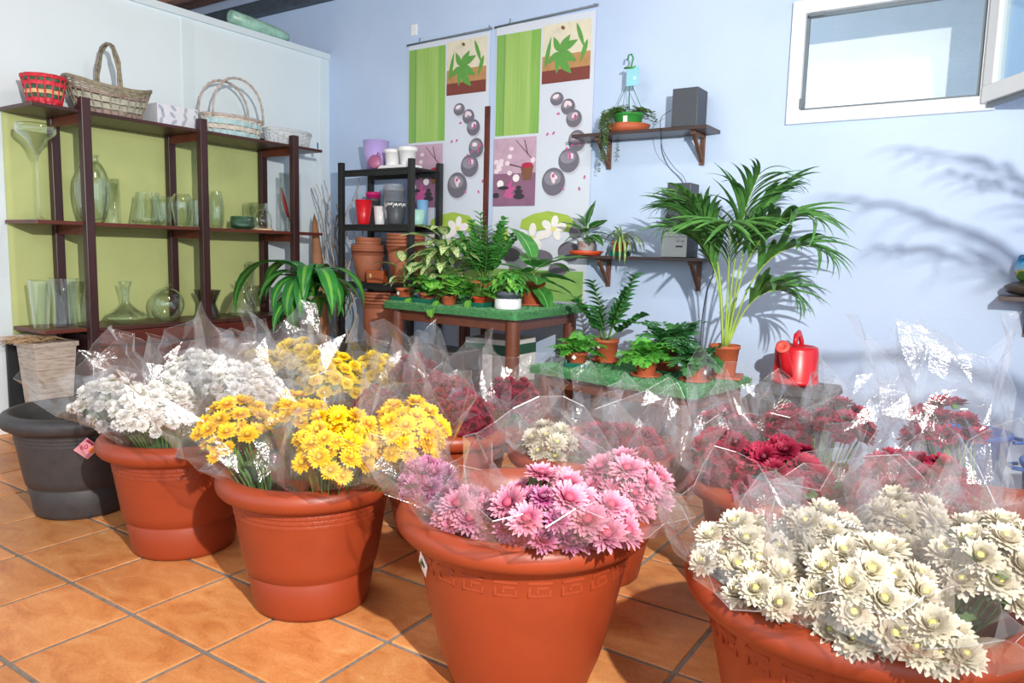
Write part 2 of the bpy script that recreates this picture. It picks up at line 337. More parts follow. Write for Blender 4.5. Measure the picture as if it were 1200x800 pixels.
def flower_pot(label, x, y, R, H, rb, mat, band=True, relief=None, rz=0):
    t = thing('flower_pot', label, 'flower pot', (x, y, 0), rz, 'large round flower pots on the floor')
    prof = rim_prof(R, H, rb, band); body = MB().lathe(prof, 72).build('pot_body', mat, t)
    neck = R-.045
    def rad(z):
        for (r0, z0), (r1, z1) in zip(prof, prof[1:]):
            if z0 <= z <= z1 and z1 > z0: return r0+(r1-r0)*(z-z0)/(z1-z0)
        return neck
    if relief == 'bricks':
        m = MB()
        for row in range(3):
            z = H-.098-.0165*row
            for k in range(44):
                a = 2*pi*(k+.5*(row % 2))/44; r = rad(z)-.0018
                for s in (-1,): m.box((0, 0, 0), (.0365, .005, .0135), M=Matrix.Translation((r*cos(a), r*sin(a), z)) @ Matrix.Rotation(a+pi/2, 4, 'Z'))
        stuff(m.build('brick_relief', mat, t, bevel=.003))
    elif relief == 'key':
        m = MB(); z0 = H-.125
        for k in range(22):
            a0 = 2*pi*k/22
            for (u, v, du, dv) in ((0, 0, .06, .007), (0, .036, .06, .007), (-.027, .018, .007, .04), (.027, .011, .007, .028), (.008, .022, .03, .007), (-.006, .016, .007, .018)):
                a = a0+u/neck; m.box((0, 0, 0), (du, .0016, dv), M=Matrix.Translation(((rad(z0+v-.02)-.0001)*cos(a), (rad(z0+v-.02)-.0001)*sin(a), z0+v-.02)) @ Matrix.Rotation(a+pi/2, 4, 'Z'))
        stuff(m.build('key_relief', mat, t))
    return t
def on_pot(parent, ang, z, r, w, h, mats, name, tilt=0, art=None, slope=.2):
    """a flat sticker stuck to the pot wall at angle ang"""
    a = radians(ang); Mx = Matrix.Translation((r*cos(a), r*sin(a), z)) @ Matrix.Rotation(a+pi/2, 4, 'Z') @ Matrix.Rotation(slope, 4, 'X') @ Matrix.Rotation(radians(tilt), 4, 'Y')
    m = MB().box((0, 0, 0), (w, .002, h), M=Mx); o = m.build(name, mats[0], parent)
    if art:
        g = MB()
        for (u, v, du, dv, mi) in art: g.box((u*w, -.0016, v*h), (du*w, .0012, dv*h), M=Mx, mi=mi)
        stuff(g.build('sticker_print', mats[1:], o))
    return o, Mx
def text_mesh(txt, size, mat, parent, Mx, name='lettering', align='CENTER', bold=.0):
    cu = bpy.data.curves.new(name, 'FONT'); cu.body = txt; cu.size = size; cu.align_x = align; cu.align_y = 'CENTER'; cu.extrude = .0004; cu.offset = bold
    tmp = bpy.data.objects.new(name, cu); COL.objects.link(tmp); dg = bpy.context.evaluated_depsgraph_get()
    me = bpy.data.meshes.new_from_object(tmp.evaluated_get(dg)); bpy.data.objects.remove(tmp)
    me.transform(Mx); me.materials.clear(); me.materials.append(mat)
    return stuff(ob(name, me, parent))
DIM = {k: (.325, .50, .19) for k in ('lemon', 'wine', 'mixed', 'red', 'far')}; DIM.update(white=(.308, .47, .19), yellow=(.308, .47, .19), pink=(.357, .512, .2), cream=(.367, .512, .21)); NK = {'pompon': 2.3, 'cream': 1.7, 'lemon': 1.5, 'yellow': 1.45, 'wine': 1.5}
POT = dict(black=(-3.434, 1.67), white=(-2.689, 1.696), yellow=(-1.914, 1.678), pink=(-1.082, 1.717), cream=(-.233, 1.761), lemon=(-2.65, 2.42), wine=(-1.95, 2.43), mixed=(-1.25, 2.46), red=(-.55, 2.5), far=(.10, 2.52))
pk = M['red']; M['stickerpink'] = plain('pink_sticker', 'e8a0ac', .5, .02); M['inkred'] = plain('red_ink', 'c01848', .5, .02); M['ink'] = plain('dark_ink', '3c3a3a', .6, .02); M['inkorange'] = plain('orange_ink', 'e8863c', .5, .02)
pb = flower_pot('empty charcoal plastic flower pot with a wide rolled rim', *POT['black'], .308, .47, .19, M['blackpot'], True, 'bricks')
st, Mx = on_pot(pb, -21, .333, .262, .072, .072, [M['stickerpink'], M['inkorange'], M['inkred']], 'price_sticker', 45, [(.27, .12, .3, .42, 0), (-.16, .36, .5, .09, 1)])
text_mesh('60', .031, M['inkred'], st, Mx @ Matrix.Translation((-.004, -.0024, .004)) @ Matrix.Rotation(radians(-45), 4, 'Y') @ Matrix.Rotation(pi/2, 4, 'X') @ Matrix.Translation((-.012, .003, 0)))
pw = flower_pot('terracotta-coloured flower pot holding wrapped white pompon chrysanthemums next to the charcoal pot', *POT['white'], .308, .47, .19, M['terra'], True, 'bricks')
on_pot(pw, 8, .27, .2455, .042, .036, [M['paper'], M['ink']], 'barcode_sticker', 6, [(.15, .05, .5, .6, 0), (-.32, 0, .12, .6, 0), (.1, -.4, .6, .06, 0)])
py = flower_pot('terracotta-coloured flower pot holding wrapped golden yellow daisies', *POT['yellow'], .308, .47, .19, M['terra'], True, 'bricks')
pp = flower_pot('large terracotta-coloured pot with a key-pattern band holding wrapped pink daisies', *POT['pink'], .357, .512, .20, M['terra'], False, 'key')
on_pot(pp, -121, .37, .2965, .05, .06, [M['paper'], M['ink'], M['stem']], 'diamond_sticker', 40, [(0, .15, .5, .12, 0), (0, -.02, .4, .08, 0), (-.2, -.25, .3, .3, 1)])
pc = flower_pot('large terracotta-coloured pot with a key-pattern band holding wrapped creamy white chrysanthemums', *POT['cream'], .367, .512, .21, M['terra'], False, 'key')
for k, lab in (('lemon', 'terracotta-coloured pot holding lemon yellow bunches, behind the white pompon pot'), ('wine', 'terracotta-coloured pot holding small burgundy chrysanthemums, behind the golden daisies'),
               ('mixed', 'terracotta-coloured pot with a white daisy bunch, behind the pink daisies'), ('red', 'terracotta-coloured pot holding large dark red daisies, behind the creamy white bunches'), ('far', 'terracotta-coloured pot with the tallest dark red bunch, near the blue bucket')):
    flower_pot(lab, *POT[k], .325, .50, .19, M['terra'], True, None)

# ================================================================ FLOWER HEADS (shared meshes)
def add_petal(m, ang, r0, L, w, lift, curl, mi=0, seg=4, cup=.25):
    ca, sa = cos(ang), sin(ang); vs = []; uv = []
    x, z = r0, 0; a = lift
    for i in range(seg+1):
        t = i/seg; ww = w*(.35+1.0*sin(pi*min(1, .12+t*.80)))*.5*(1 if i < seg else .35)
        for sgn in (-1, 0, 1):
            px, py, pz = x, sgn*ww, z+(cup*ww if sgn else 0); vs.append((px*ca-py*sa, px*sa+py*ca, pz)); uv.append((.5+.5*sgn, t))
        x += L/seg*cos(a); z += L/seg*sin(a); a += curl/seg
    fs = []
    for i in range(seg):
        for k in (0, 1): fs.append((i*3+k, i*3+k+1, i*3+k+4, i*3+k+3))
    m.add(vs, fs, mi, True, uv)
def daisy(name, col, layers, eye_r, R, seed, w=.16):
    rnd = random.Random(seed); m = MB()
    for li, (n, lift, L, curl, z) in enumerate(layers):
        for k in range(n):
            a = 2*pi*(k+.5*(li % 2)+rnd.uniform(-.22, .22))/n; b = len(m.v)
            add_petal(m, a, eye_r*.6, R*L*rnd.uniform(.86, 1.06)-eye_r*.6, R*w*2*rnd.uniform(.85, 1.15), lift+rnd.uniform(-.14, .14), curl+rnd.uniform(-.25, .25))
            for i in range(b, len(m.v)): m.v[i] = (m.v[i][0], m.v[i][1], m.v[i][2]+z*R)
    if eye_r: m.lathe([(eye_r, .004), (eye_r*.95, .010), (eye_r*.6, .015), (.0003, .016)], 10, (0, 0, R*.05), 1)
    m.lathe([(.0003, -.016), (.009, -.012), (.014, .002)], 6, mi=2)
    return m.mesh(name, [PET[col], EYE[col], M['stem']])
DAISY = [(21, .08, 1, .15, 0), (19, .38, .9, .2, .04), (14, .75, .7, .25, .06)]
POMP = [(16, -.35, 1, .3, -.05), (16, .05, .98, .5, 0), (14, .45, .9, .7, .05), (12, .85, .78, .8, .1), (9, 1.2, .6, .9, .12), (6, 1.4, .45, .8, .14)]
HEAD = {'pink': [daisy('pink_daisy', 'pink', DAISY, .0125, .052, s, .098) for s in (1, 2, 3)], 'deep': [daisy('deep_pink_daisy', 'deep', POMP[:5], .007, .040, s, .10) for s in (4, 5)],
        'yellow': [daisy('yellow_daisy', 'yellow', DAISY+[(10, 1.0, .5, .4, .07)], .008, .036, s, .10) for s in (6, 7)], 'lemon': [daisy('lemon_flower', 'lemon', DAISY+[(8, 1.1, .5, .5, .08)], .008, .034, s, .16) for s in (8, 9)],
        'pompon': [daisy('white_pompon', 'snow', POMP, 0, .031, s, .17) for s in (10, 11)], 'cream': [daisy('white_chrysanthemum', 'white', DAISY[:2]+[(15, .6, .84, .5, .05), (13, .95, .66, .6, .08), (9, 1.2, .45, .6, .1)], .008, .044, s, .12) for s in (12, 13, 14)],
        'red': [daisy('burgundy_daisy', 'red', DAISY+[(9, 1.05, .5, .5, .08)], .009, .048, s, .12) for s in (15, 16)], 'wine': [daisy('small_burgundy_flower', 'red', POMP[:5], .004, .033, s, .13) for s in (17, 18)]}
HR = {'pink': .052, 'deep': .04, 'yellow': .036, 'lemon': .034, 'pompon': .031, 'cream': .044, 'red': .048, 'wine': .033}

# ================================================================ WRAPPED BOUQUETS
def film_mesh(L, R, r0, seed, ext, flat, corners, clamp):
    """a gathered sleeve of stiff clear film: flat facets between creases, pointed corners above the flowers"""
    rnd = random.Random(seed*31+5); nu, nv = 20, 11; ph = rnd.uniform(0, 2*pi); lean = rnd.uniform(0, 2*pi)
    cs = [(ph+2*pi*k/corners+rnd.uniform(-.35, .35), ext*rnd.uniform(.8, 1.4)) for k in range(corners)]
    flare = rnd.uniform(-.12, .22); P = {}
    for i in range(nu):
        a = 2*pi*(i+.0)/nu; tip = ext*.35+.012
        for c, h in cs:
            d = abs((a-c+pi) % (2*pi)-pi); tip = max(tip, ext*.35+.012+h*.85*max(0, 1-d/1.0))
        fold = rnd.uniform(-1, 1)
        for j in range(nv+1):
            v = min(1, max(0, (j+(rnd.uniform(-.33, .33) if 0 < j < nv else 0))/nv)); aa = a+(rnd.uniform(-.38, .38))*2*pi/nu*(.3 if j == nv else 1)
            z = (L+tip)*v; s_ = min(1, z/(L*.9)); r = r0+(R-r0)*s_**.8
            if z > L*.9: r *= 1+flare*(z-L*.9)/.15
            r += (.006+.026*s_)*rnd.uniform(-1, .75)+.016*s_*fold*v+(.01 if i % 2 else -.006)*s_
            q = Vector((r*cos(aa)+.03*v*v*cos(lean), r*sin(aa)*flat+.03*v*v*sin(lean), z+rnd.uniform(-.004, .004)))
            P[i, j] = clamp(q)
    m = MB(); vs = []; idx = {}
    for j in range(nv+1):
        for i in range(nu): idx[i, j] = len(vs); vs.append(P[i, j])
    fs = []
    for j in range(nv):
        for i in range(nu):
            A, B, C, D = idx[i, j], idx[(i+1) % nu, j], idx[(i+1) % nu, j+1], idx[i, j+1]
            fs += [(A, B, C), (A, C, D)] if rnd.random() < .5 else [(A, B, D), (B, C, D)]
    m.add(vs, fs, 0, False)
    # whiter strips added along the cut edge and some creases imitate bright glints
    e = []
    for i in range(nu): e.append((P[i, nv], P[(i+1) % nu, nv], .0010))
    for k in range(3):
        i, j = rnd.randrange(nu), rnd.randrange(4, nv-2)
        for q in range(rnd.randint(2, 4)):
            if j+1 > nv: break
            e.append((P[i, j], P[i, j+1], .0005)); j += 1
    for p, q, w in e:
        d = (q-p).normalized(); o = Vector((p.x, p.y, 0)).normalized()*w; t = d.cross(o)
        m.add([p-t, q-t, q+t, p+t, p+o, q+o], [(0, 1, 5, 4), (4, 5, 2, 3)], 1, False)
    return m
BN = [0]
def bouquet(label, pot, head, kind, n, R, group, ext=.13, flat=.85, corners=3, size=1.0, spread=1.0, tall=1.0, greens=26, film=True, mix=None, dz=0):
    BN[0] += 1; seed = BN[0]; rnd = random.Random(seed*17+3)
    px, py = POT[pot]; H = Vector(head); B = Vector((px+(H.x-px)*.20, py+(H.y-py)*.20, .045+dz)); ax = H-B; L = ax.length
    b = tag(ob('chrysanthemum_bouquet', None, None, B, orient(ax, rnd.uniform(0, 6.28))), label, 'bouquet', group)
    inv = b.rotation_euler.to_matrix().inverted(); up = inv @ Vector((0, 0, 1)); out = inv @ Vector((-H.x*.4, -H.y*.7, .2)).normalized()
    Rr, Hh, rb = DIM[pot]; Rm4 = b.rotation_euler.to_matrix(); c0 = Vector((px, py, 0))
    def clamp(q, pad=.0):
        w = Rm4 @ q+B; d = Vector((w.x-px, w.y-py, 0)); zr = Hh-.01
        lim = (rb-.02+(Rr-.085-rb+.02)*max(0, w.z)/zr if w.z < zr else Rr-.085+(w.z-zr)*2.2+.35*sqrt(w.z-zr))-pad
        if w.z < .04: w.z = .04
        if d.length > lim: d = d*(lim/d.length)
        return inv @ (c0+d+Vector((0, 0, w.z))-B)
    hr = HR[kind]*size; n = int(n*NK.get(kind, 1.3)); R *= 1.12 if kind != 'pompon' else 1.25; pts = []; tries = 0
    Rm = max(.02, R-hr*.55)
    while len(pts) < n and tries < 4000:
        tries += 1; a = rnd.uniform(0, 2*pi); q = sqrt(rnd.random())
        dome = .62*R*(1-q*q); p = Vector((Rm*q*cos(a), Rm*q*flat*sin(a), L-.03+dome*.9-R*.30+rnd.uniform(-.25, .12)*R*(1+.5*q)*spread))
        lim = hr*1.12*(1-.35*tries/4000)
        if all((p-o).length > lim for o in pts): pts.append(p)
    sm = MB(); fm = MB()
    for p in pts:
        p = clamp(p, hr*.55); nrm = (Vector((p.x, p.y, 0))/max(.01, R)*.85+Vector((0, 0, .75))+out*.30+up*.25+Vector((rnd.uniform(-.25, .25), rnd.uniform(-.25, .25), 0))).normalized()
        k2 = (mix if (mix and rnd.random() < .3) else kind)
        ob('flower_head', rnd.choice(HEAD[k2]), b, p, orient(nrm, rnd.uniform(0, 6)), size*rnd.uniform(.86, 1.1))
        q = p-nrm*.018; sm.tube([(p.x*.08, p.y*.08, .0), (p.x*.25, p.y*.25, L*.45), (q.x*.75, q.y*.75, q.z*.86), q], [.0032, .003, .0022, .002], 4, caps=False)
    for k in range(greens):
        z = rnd.uniform(.35, .93)*L; rr = R*(z/L)*rnd.uniform(.25, .85); a = rnd.uniform(0, 2*pi); c = Vector((rr*cos(a), rr*sin(a)*flat, z))
        d = Vector((cos(a+rnd.uniform(-1, 1)), sin(a+rnd.uniform(-1, 1)), rnd.uniform(-.3, .9))).normalized(); s = d.cross(Vector((0, 0, 1))).normalized(); ln = rnd.uniform(.045, .08)
        base = len(fm.v); vs = []; uv = []
        for (t, w) in ((0, .1), (.25, .7), (.42, .45), (.62, .9), (.78, .5), (1, .05)):
            for sg in (-1, 1): vs.append(c+d*ln*t+s*sg*w*ln*.32+Vector((0, 0, -.012*t*t))); uv.append((.5+.5*sg, t))
        fm.add(vs, [(2*i, 2*i+1, 2*i+3, 2*i+2) for i in range(5)], 0, True, uv)
    sm.v = [tuple(clamp(Vector(v), .02)) for v in sm.v]; fm.v = [tuple(clamp(Vector(v), .03)) for v in fm.v]
    stuff(sm.build('stems', M['stem'], b))
    if greens: stuff(fm.build('foliage', M['foliage'], b))
    if film:
        o = film_mesh(L*tall, R*1.33, .03, seed, ext, flat, corners, clamp).build('cellophane_wrap', [M['film'], M['filmglint']], b); o['label'] = 'clear crinkled cellophane sleeve'
    return b
G1 = 'white pompon bouquets'; G2 = 'golden daisy bouquets'; G3 = 'lemon yellow bouquets'; G4 = 'small burgundy bouquets'; G5 = 'pink daisy bouquets'; G6 = 'dark red daisy bouquets'; G7 = 'creamy white bouquets'
LW = 'wrapped white pompon bouquet '
bouquet(LW+'leaning out over the charcoal pot', 'white', (-3.075, 1.58, .60), 'pompon', 26, .13, G1, .15, .85, 3)
bouquet(LW+'at the front rim of its pot, beside the golden daisies', 'white', (-2.66, 1.56, .655), 'pompon', 28, .125, G1, .12)
bouquet(LW+'rising at the back of its pot, under the decanter shelf', 'white', (-2.90, 1.92, .70), 'pompon', 28, .135, G1, .14)
bouquet(LW+'between the golden and the lemon yellow bunches', 'white', (-2.46, 1.86, .71), 'pompon', 26, .125, G1, .13)
LG = 'wrapped golden yellow daisy bouquet '
bouquet(LG+'leaning left across the white pompon pot', 'yellow', (-2.12, 1.50, .665), 'yellow', 28, .125, G2, .12, .8, 3, greens=36)
bouquet(LG+'with long green stems showing, in the middle of its pot', 'yellow', (-1.98, 1.66, .70), 'yellow', 14, .095, G2, .15, .8, 3, greens=60)
bouquet(LG+'with open green-eyed blooms facing out', 'yellow', (-1.60, 1.52, .685), 'yellow', 30, .13, G2, .10, .85, 3)
bouquet(LG+'tipping towards the pink daisies', 'yellow', (-1.455, 1.70, .715), 'yellow', 26, .115, G2, .13, .85, 3)
LL = 'wrapped lemon yellow bouquet '
bouquet(LL+'standing tallest below the drooping striped plant', 'lemon', (-2.80, 2.36, .745), 'lemon', 30, .125, G3, .16, .85, 3)
bouquet(LL+'loosely open in the middle of its pot', 'lemon', (-2.48, 2.30, .70), 'lemon', 34, .15, G3, .08, .85, 3, greens=50)
bouquet(LL+'behind the white pompons', 'lemon', (-2.95, 2.25, .69), 'lemon', 20, .11, G3, .12)
bouquet(LL+'next to the small burgundy bunches', 'lemon', (-2.42, 2.52, .69), 'lemon', 24, .12, G3, .14, .85, 2)
LB = 'wrapped small burgundy chrysanthemum bouquet '
bouquet(LB+'half hidden behind the golden daisies', 'wine', (-2.20, 2.25, .60), 'wine', 16, .10, G4, .07)
bouquet(LB+'beside the lemon yellow bunches, with a tall square sleeve', 'wine', (-2.20, 2.52, .70), 'wine', 26, .13, G4, .13, .8, 4)
bouquet(LB+'in the middle of its pot', 'wine', (-1.95, 2.42, .67), 'wine', 28, .125, G4, .12, .8, 4)
bouquet(LB+'low at the front rim with stems showing', 'wine', (-1.71, 2.30, .625), 'wine', 26, .12, G4, .12, .8, 3)
bouquet(LB+'nearest the brown table leg', 'wine', (-1.62, 2.52, .67), 'wine', 22, .10, G4, .12, .8, 3)
LP = 'wrapped pink daisy bouquet '
bouquet('wrapped deep magenta daisy bouquet leaning towards the golden daisies', 'pink', (-1.365, 1.60, .575), 'deep', 18, .085, G5, .10, .9, 3, greens=40)
bouquet(LP+'small and low, set against the front rim', 'pink', (-1.10, 1.47, .575), 'pink', 11, .085, G5, .16, .8, 3)
bouquet(LP+'with the largest blooms, in the middle of its pot', 'pink', (-.86, 1.48, .645), 'pink', 17, .125, G5, .10, .85, 3, mix='deep')
bouquet(LP+'lying low over the rim towards the creamy white pot', 'pink', (-.74, 1.55, .60), 'pink', 12, .09, G5, .10, .85, 3)
bouquet(LP+'at the back of its pot, beside the dark red daisies', 'pink', (-.80, 1.86, .635), 'pink', 15, .115, G5, .16, .85, 3)
bouquet('wrapped white daisy bouquet behind the pink daisies', 'mixed', (-1.31, 2.20, .59), 'cream', 9, .085, G7, .13, .9, 3)
LR = 'wrapped dark red daisy bouquet '
bouquet(LR+'low behind the white daisy bunch', 'mixed', (-1.19, 2.45, .56), 'red', 9, .10, G6, .14, .85, 4)
bouquet(LR+'low behind the pink daisies', 'mixed', (-1.04, 2.42, .57), 'red', 9, .10, G6, .14, .85, 4)
bouquet(LR+'between the pink daisies and the creamy white bunches', 'red', (-.74, 2.30, .64), 'red', 12, .10, G6, .12, .85, 3)
bouquet(LR+'broad and full, in the middle of its pot', 'red', (-.51, 2.25, .625), 'red', 18, .14, G6, .08, .85, 3)
bouquet(LR+'in front of the green turf table', 'red', (-.83, 2.68, .645), 'red', 10, .10, G6, .17, .85, 2)
bouquet(LR+'in front of the red watering can', 'red', (-.61, 2.72, .665), 'red', 12, .10, G6, .11, .85, 3)
bouquet(LR+'with pale bare stems, beside the watering can one', 'red', (-.425, 2.70, .705), 'red', 12, .10, G6, .12, .85, 3, greens=6)
bouquet(LR+'behind the creamy white bunches, beside the broad one', 'far', (-.27, 2.30, .63), 'red', 12, .105, G6, .07, .85, 3)
bouquet(LR+'wrinkled tightly in its sleeve, behind the creamy white bunches', 'far', (-.15, 2.30, .64), 'red', 13, .11, G6, .09, .85, 3)
bouquet(LR+'standing tallest with a tall open sleeve, beside the blue bucket', 'far', (-.15, 2.74, .745), 'red', 12, .115, G6, .25, .6, 4)
LC = 'wrapped creamy white chrysanthemum bouquet '
bouquet(LC+'leaning out towards the pink daisies', 'cream', (-.47, 1.60, .60), 'cream', 14, .105, G7, .10, .85, 3)
bouquet(LC+'low against the rim below the leaning one', 'cream', (-.345, 1.45, .565), 'cream', 14, .095, G7, .05, .85, 3)
bouquet(LC+'broad, in the middle of its pot', 'cream', (-.165, 1.48, .635), 'cream', 22, .125, G7, .10, .85, 3)
bouquet(LC+'at the back of its pot below the dark red daisies', 'cream', (-.33, 1.82, .60), 'cream', 14, .11, G7, .07, .85, 3)
bouquet(LC+'low at the front rim with a pointed sleeve', 'cream', (-.045, 1.42, .575), 'cream', 12, .08, G7, .13, .85, 2)
bouquet(LC+'with green leaves showing, at the far side of its pot', 'cream', (.045, 1.68, .69), 'cream', 12, .10, G7, .12, .85, 3, greens=60)
bouquet(LC+'at the back rim, below the wrinkled red sleeve', 'cream', (-.14, 1.98, .625), 'cream', 14, .115, G7, .07, .85, 3)
# ================================================================ LEFT SHELF UNIT
XF, XB = -4.70, -5.10
SZ = (1.99, 1.325, .675)
su = thing('shelf_unit', 'dark stained wooden shelf unit with open shelves and a low cabinet, by the white partition', 'shelf', (-4.9, 3.18, 0))
def rel(p, o=(-4.9, 3.18, 0)): return (p[0]-o[0], p[1]-o[1], p[2]-o[2])
for y in (2.39, 3.175, 3.97):
    for x in (XF+.0, XB+.02):
        o = MB().box(rel((x, y, 1.03)), (.05, .055, 2.06)).build('post', M['darkwood'], su, bevel=.004)
    for z in SZ[:2]:
        MB().box(rel((-4.9, y, z-.05)), (.35, .03, .06)).build('cross_rail', M['redwood'], su, bevel=.003)
for k, (z, y0, y1) in enumerate(((SZ[0], 2.10, 4.266), (SZ[1], 2.10, 4.266), (SZ[2], 2.115, 2.36))):
    x0, x1 = (XB-.01, XF-.028) if k < 2 else (XB-.01, XF-.028)
    MB().box(rel(((x0+x1+.02)/2, (y0+y1)/2, z-.011)), (x1-x0+.02, y1-y0, .022)).build('shelf_board', M['shelfply'] if k == 0 else M['redwood'], su, bevel=.003)
cab = MB().box(rel((-4.90, 3.18, .325)), (.36, 1.56, .60)).build('cabinet_body', M['darkwood'], su)
MB().box(rel((-4.895, 3.18, .662)), (.39, 1.575, .026)).build('cabinet_top', M['shelfply'], su, bevel=.003)
MB().box(rel((-4.712, 3.18, .60)), (.02, 1.56, .09)).build('front_rail', M['redwood'], su, bevel=.004)
for k in range(4):
    d = MB().box(rel((-4.715, 2.61+.38*k, .29)), (.02, .36, .5)).build('cabinet_door', M['redwood'], su, bevel=.004)
    MB().lathe([(.0003, 0), (.012, .004), (.013, .016), (.0003, .022)], 10).build('knob', M['darkwood'], d, rel((-4.705, 2.61+.38*k+(.14 if k % 2 == 0 else -.14), .32)), (0, pi/2, 0))
# lime cloth hung on the partition behind the shelves
def clothf(u, v):
    y = 2.12+u*1.93; z = .62+v*1.36
    return (PX+.012+.004*noise.noise(Vector((y*3, z*.6, 1)))+.003*sin(y*9+z), y, z)
cl = MB().grid(clothf, 48, 20)
tag(cl.build('wall_cloth', M['cloth']), 'lime green cloth hung on the partition behind the shelves', 'cloth')
so = bpy.data.objects['wall_cloth'].modifiers.new('thick', 'SOLIDIFY'); so.thickness = .003

# ---------------------------------------------------------------- glassware
def shell(prof, th=.004, foot=.012):
    """outer profile -> outer wall, thick base, inner wall back down to the middle"""
    inn = [(max(.0005, r-th), z) for r, z in prof if z > prof[0][1]+foot]
    return [(.0004, prof[0][1])]+prof+inn[::-1]+[(.0004, prof[0][1]+foot)]
def smooth_prof(keys, n=22):
    out = []; N = len(keys)
    for i in range(N-1):
        p0 = keys[max(0, i-1)]; p1 = keys[i]; p2 = keys[i+1]; p3 = keys[min(N-1, i+2)]; k = max(2, int(n/(N-1)))
        for s in range(k):
            t = s/k; out.append(tuple(.5*((2*p1[a])+(-p0[a]+p2[a])*t+(2*p0[a]-5*p1[a]+4*p2[a]-p3[a])*t*t+(-p0[a]+3*p1[a]-3*p2[a]+p3[a])*t**3) for a in (0, 1)))
    out.append(keys[-1]); return [(max(.0005, r), z) for r, z in out]
def vase(name, label, loc, keys, mat='glass', smooth=True, group='glassware on the shelf unit', cat='vase', n=36, th=.004, foot=.012):
    prof = smooth_prof(keys) if smooth else keys
    o = MB().lathe(shell(prof, th, foot), n).build(name, M[mat], None, loc); tag(o, label, cat, group); return o
z2, z3 = SZ[1]+.001, SZ[2]+.001
# tall stemmed bowl
g = thing('stemmed_vase', 'very tall stemmed glass vase with a wide shallow bowl', 'vase', (-4.86, 2.185, z2), 0, 'glassware on the shelf unit')
MB().lathe([(.0004, 0), (.062, 0), (.06, .006), (.02, .012), (.008, .03), (.006, .1), (.006, .3), (.008, .37), (.014, .385), (.0004, .387)], 28).build('stem_and_foot', M['glass'], g)
MB().lathe([(.0004, .386), (.02, .39), (.035, .43), (.06, .47), (.098, .50), (.108, .52), (.106, .55), (.096, .56), (.096, .556), (.104, .545), (.104, .52), (.092, .503), (.055, .475), (.03, .435), (.0004, .40)], 32).build('bowl', M['glass'], g)
vase('oval_vase', 'large oval glass vase with a narrow neck', (-4.90, 2.52, z2), [(.06, 0), (.085, .05), (.106, .17), (.10, .28), (.068, .36), (.042, .39), (.05, .425)])
vase('cylinder_vase', 'tall straight glass cylinder beside the oval vase', (-4.965, 2.685, z2), [(.047, 0), (.047, .003), (.047, .293)], smooth=False)
vase('tapered_vase', 'squat glass vase with a wide base and sloping sides', (-4.87, 2.87, z2), [(.075, 0), (.104, .03), (.10, .07), (.078, .19), (.074, .217)])
vase('curved_vase', 'small waisted glass vase half behind the sloping one', (-4.97, 3.03, z2), [(.05, 0), (.062, .05), (.058, .11), (.055, .16), (.066, .206)])
vase('barrel_vase', 'barrel-shaped glass vase beside a rear post', (-4.87, 3.12, z2), [(.045, 0), (.058, .06), (.072, .14), (.068, .19), (.05, .226)])
vase('tumbler_vase', 'plain flared glass tumbler behind the middle front post', (-4.95, 3.30, z2), [(.055, 0), (.06, .08), (.07, .204)])
vase('ellipse_vase', 'slender tall oval glass vase', (-5.0, 3.485, z2), [(.04, 0), (.052, .06), (.057, .14), (.046, .23), (.036, .278)])
vase('wide_cylinder_vase', 'wide straight glass cylinder behind the glass dome', (-4.985, 3.825, z2), [(.09, 0), (.09, .003), (.09, .215)], smooth=False)
vase('glass_bowl', 'green rippled glass bowl', (-4.81, 3.57, z2), [(.06, 0), (.085, .02), (.088, .05), (.084, .095)], 'glassgreen', cat='bowl', th=.007)
g = thing('glass_dome', 'small glass dome on a pale wooden base', 'dome', (-4.80, 3.745, z2), 0, 'glassware on the shelf unit')
MB().lathe([(.0004, 0), (.08, 0), (.08, .012), (.0004, .013)], 30).build('wooden_base', plain('pale_wood', 'd8b792', .6, .1, 20), g)
MB().lathe([(.068, .014), (.07, .08), (.062, .12), (.04, .15), (.0004, .163)], 30).build('dome', M['glass'], g)
vase('pint_vase', 'tall tapered glass like a beer glass on the end of the low shelf', (-4.86, 2.165, z3), [(.04, 0), (.044, .04), (.052, .15), (.061, .293)])
vase('waisted_vase', 'tall flared glass vase beside the beer-shaped glass', (-4.88, 2.315, z3), [(.072, 0), (.070, .05), (.066, .14), (.07, .22), (.083, .30)])
vase('bubble_vase', 'dimpled bubble-glass cylinder behind the flared vase', (-4.97, 2.445, z3), [(.05, 0), (.052, .003), (.052, .275)], 'glass', smooth=False)
vase('decanter', 'wide flat-bottomed glass decanter with a slanted neck', (-4.88, 2.70, z3), [(.06, 0), (.128, .025), (.134, .045), (.08, .085), (.03, .13), (.024, .18), (.034, .24), (.046, .275)], cat='decanter')
g = vase('globe_vase', 'round glass globe vase with a curled top', (-4.88, 2.99, z3), [(.05, 0), (.09, .03), (.117, .105), (.10, .17), (.06, .21), (.014, .228), (.012, .245)])
MB().tube([(0, 0, .243), (.005, .012, .255), (.004, .025, .25), (0, .032, .238)], [.008, .007, .006, .003], 8).build('curl', M['glass'], g)
vase('hourglass_vase', 'smoky hourglass-shaped glass vase', (-4.88, 3.31, z3), [(.085, 0), (.088, .015), (.06, .09), (.062, .12), (.095, .20)], 'glassdark')
vase('tube_vase', 'thin glass tube vase behind the smoky one', (-4.99, 3.365, z3), [(.02, 0), (.02, .003), (.02, .318)], smooth=False)
vase('flask_vase', 'conical glass flask with a flared lip', (-4.88, 3.62, z3), [(.09, 0), (.106, .025), (.08, .11), (.042, .18), (.04, .21), (.075, .26)])
vase('slim_cylinder_vase', 'slim tall glass cylinder behind the conical flask', (-4.99, 3.77, z3), [(.035, 0), (.035, .003), (.035, .405)], smooth=False)
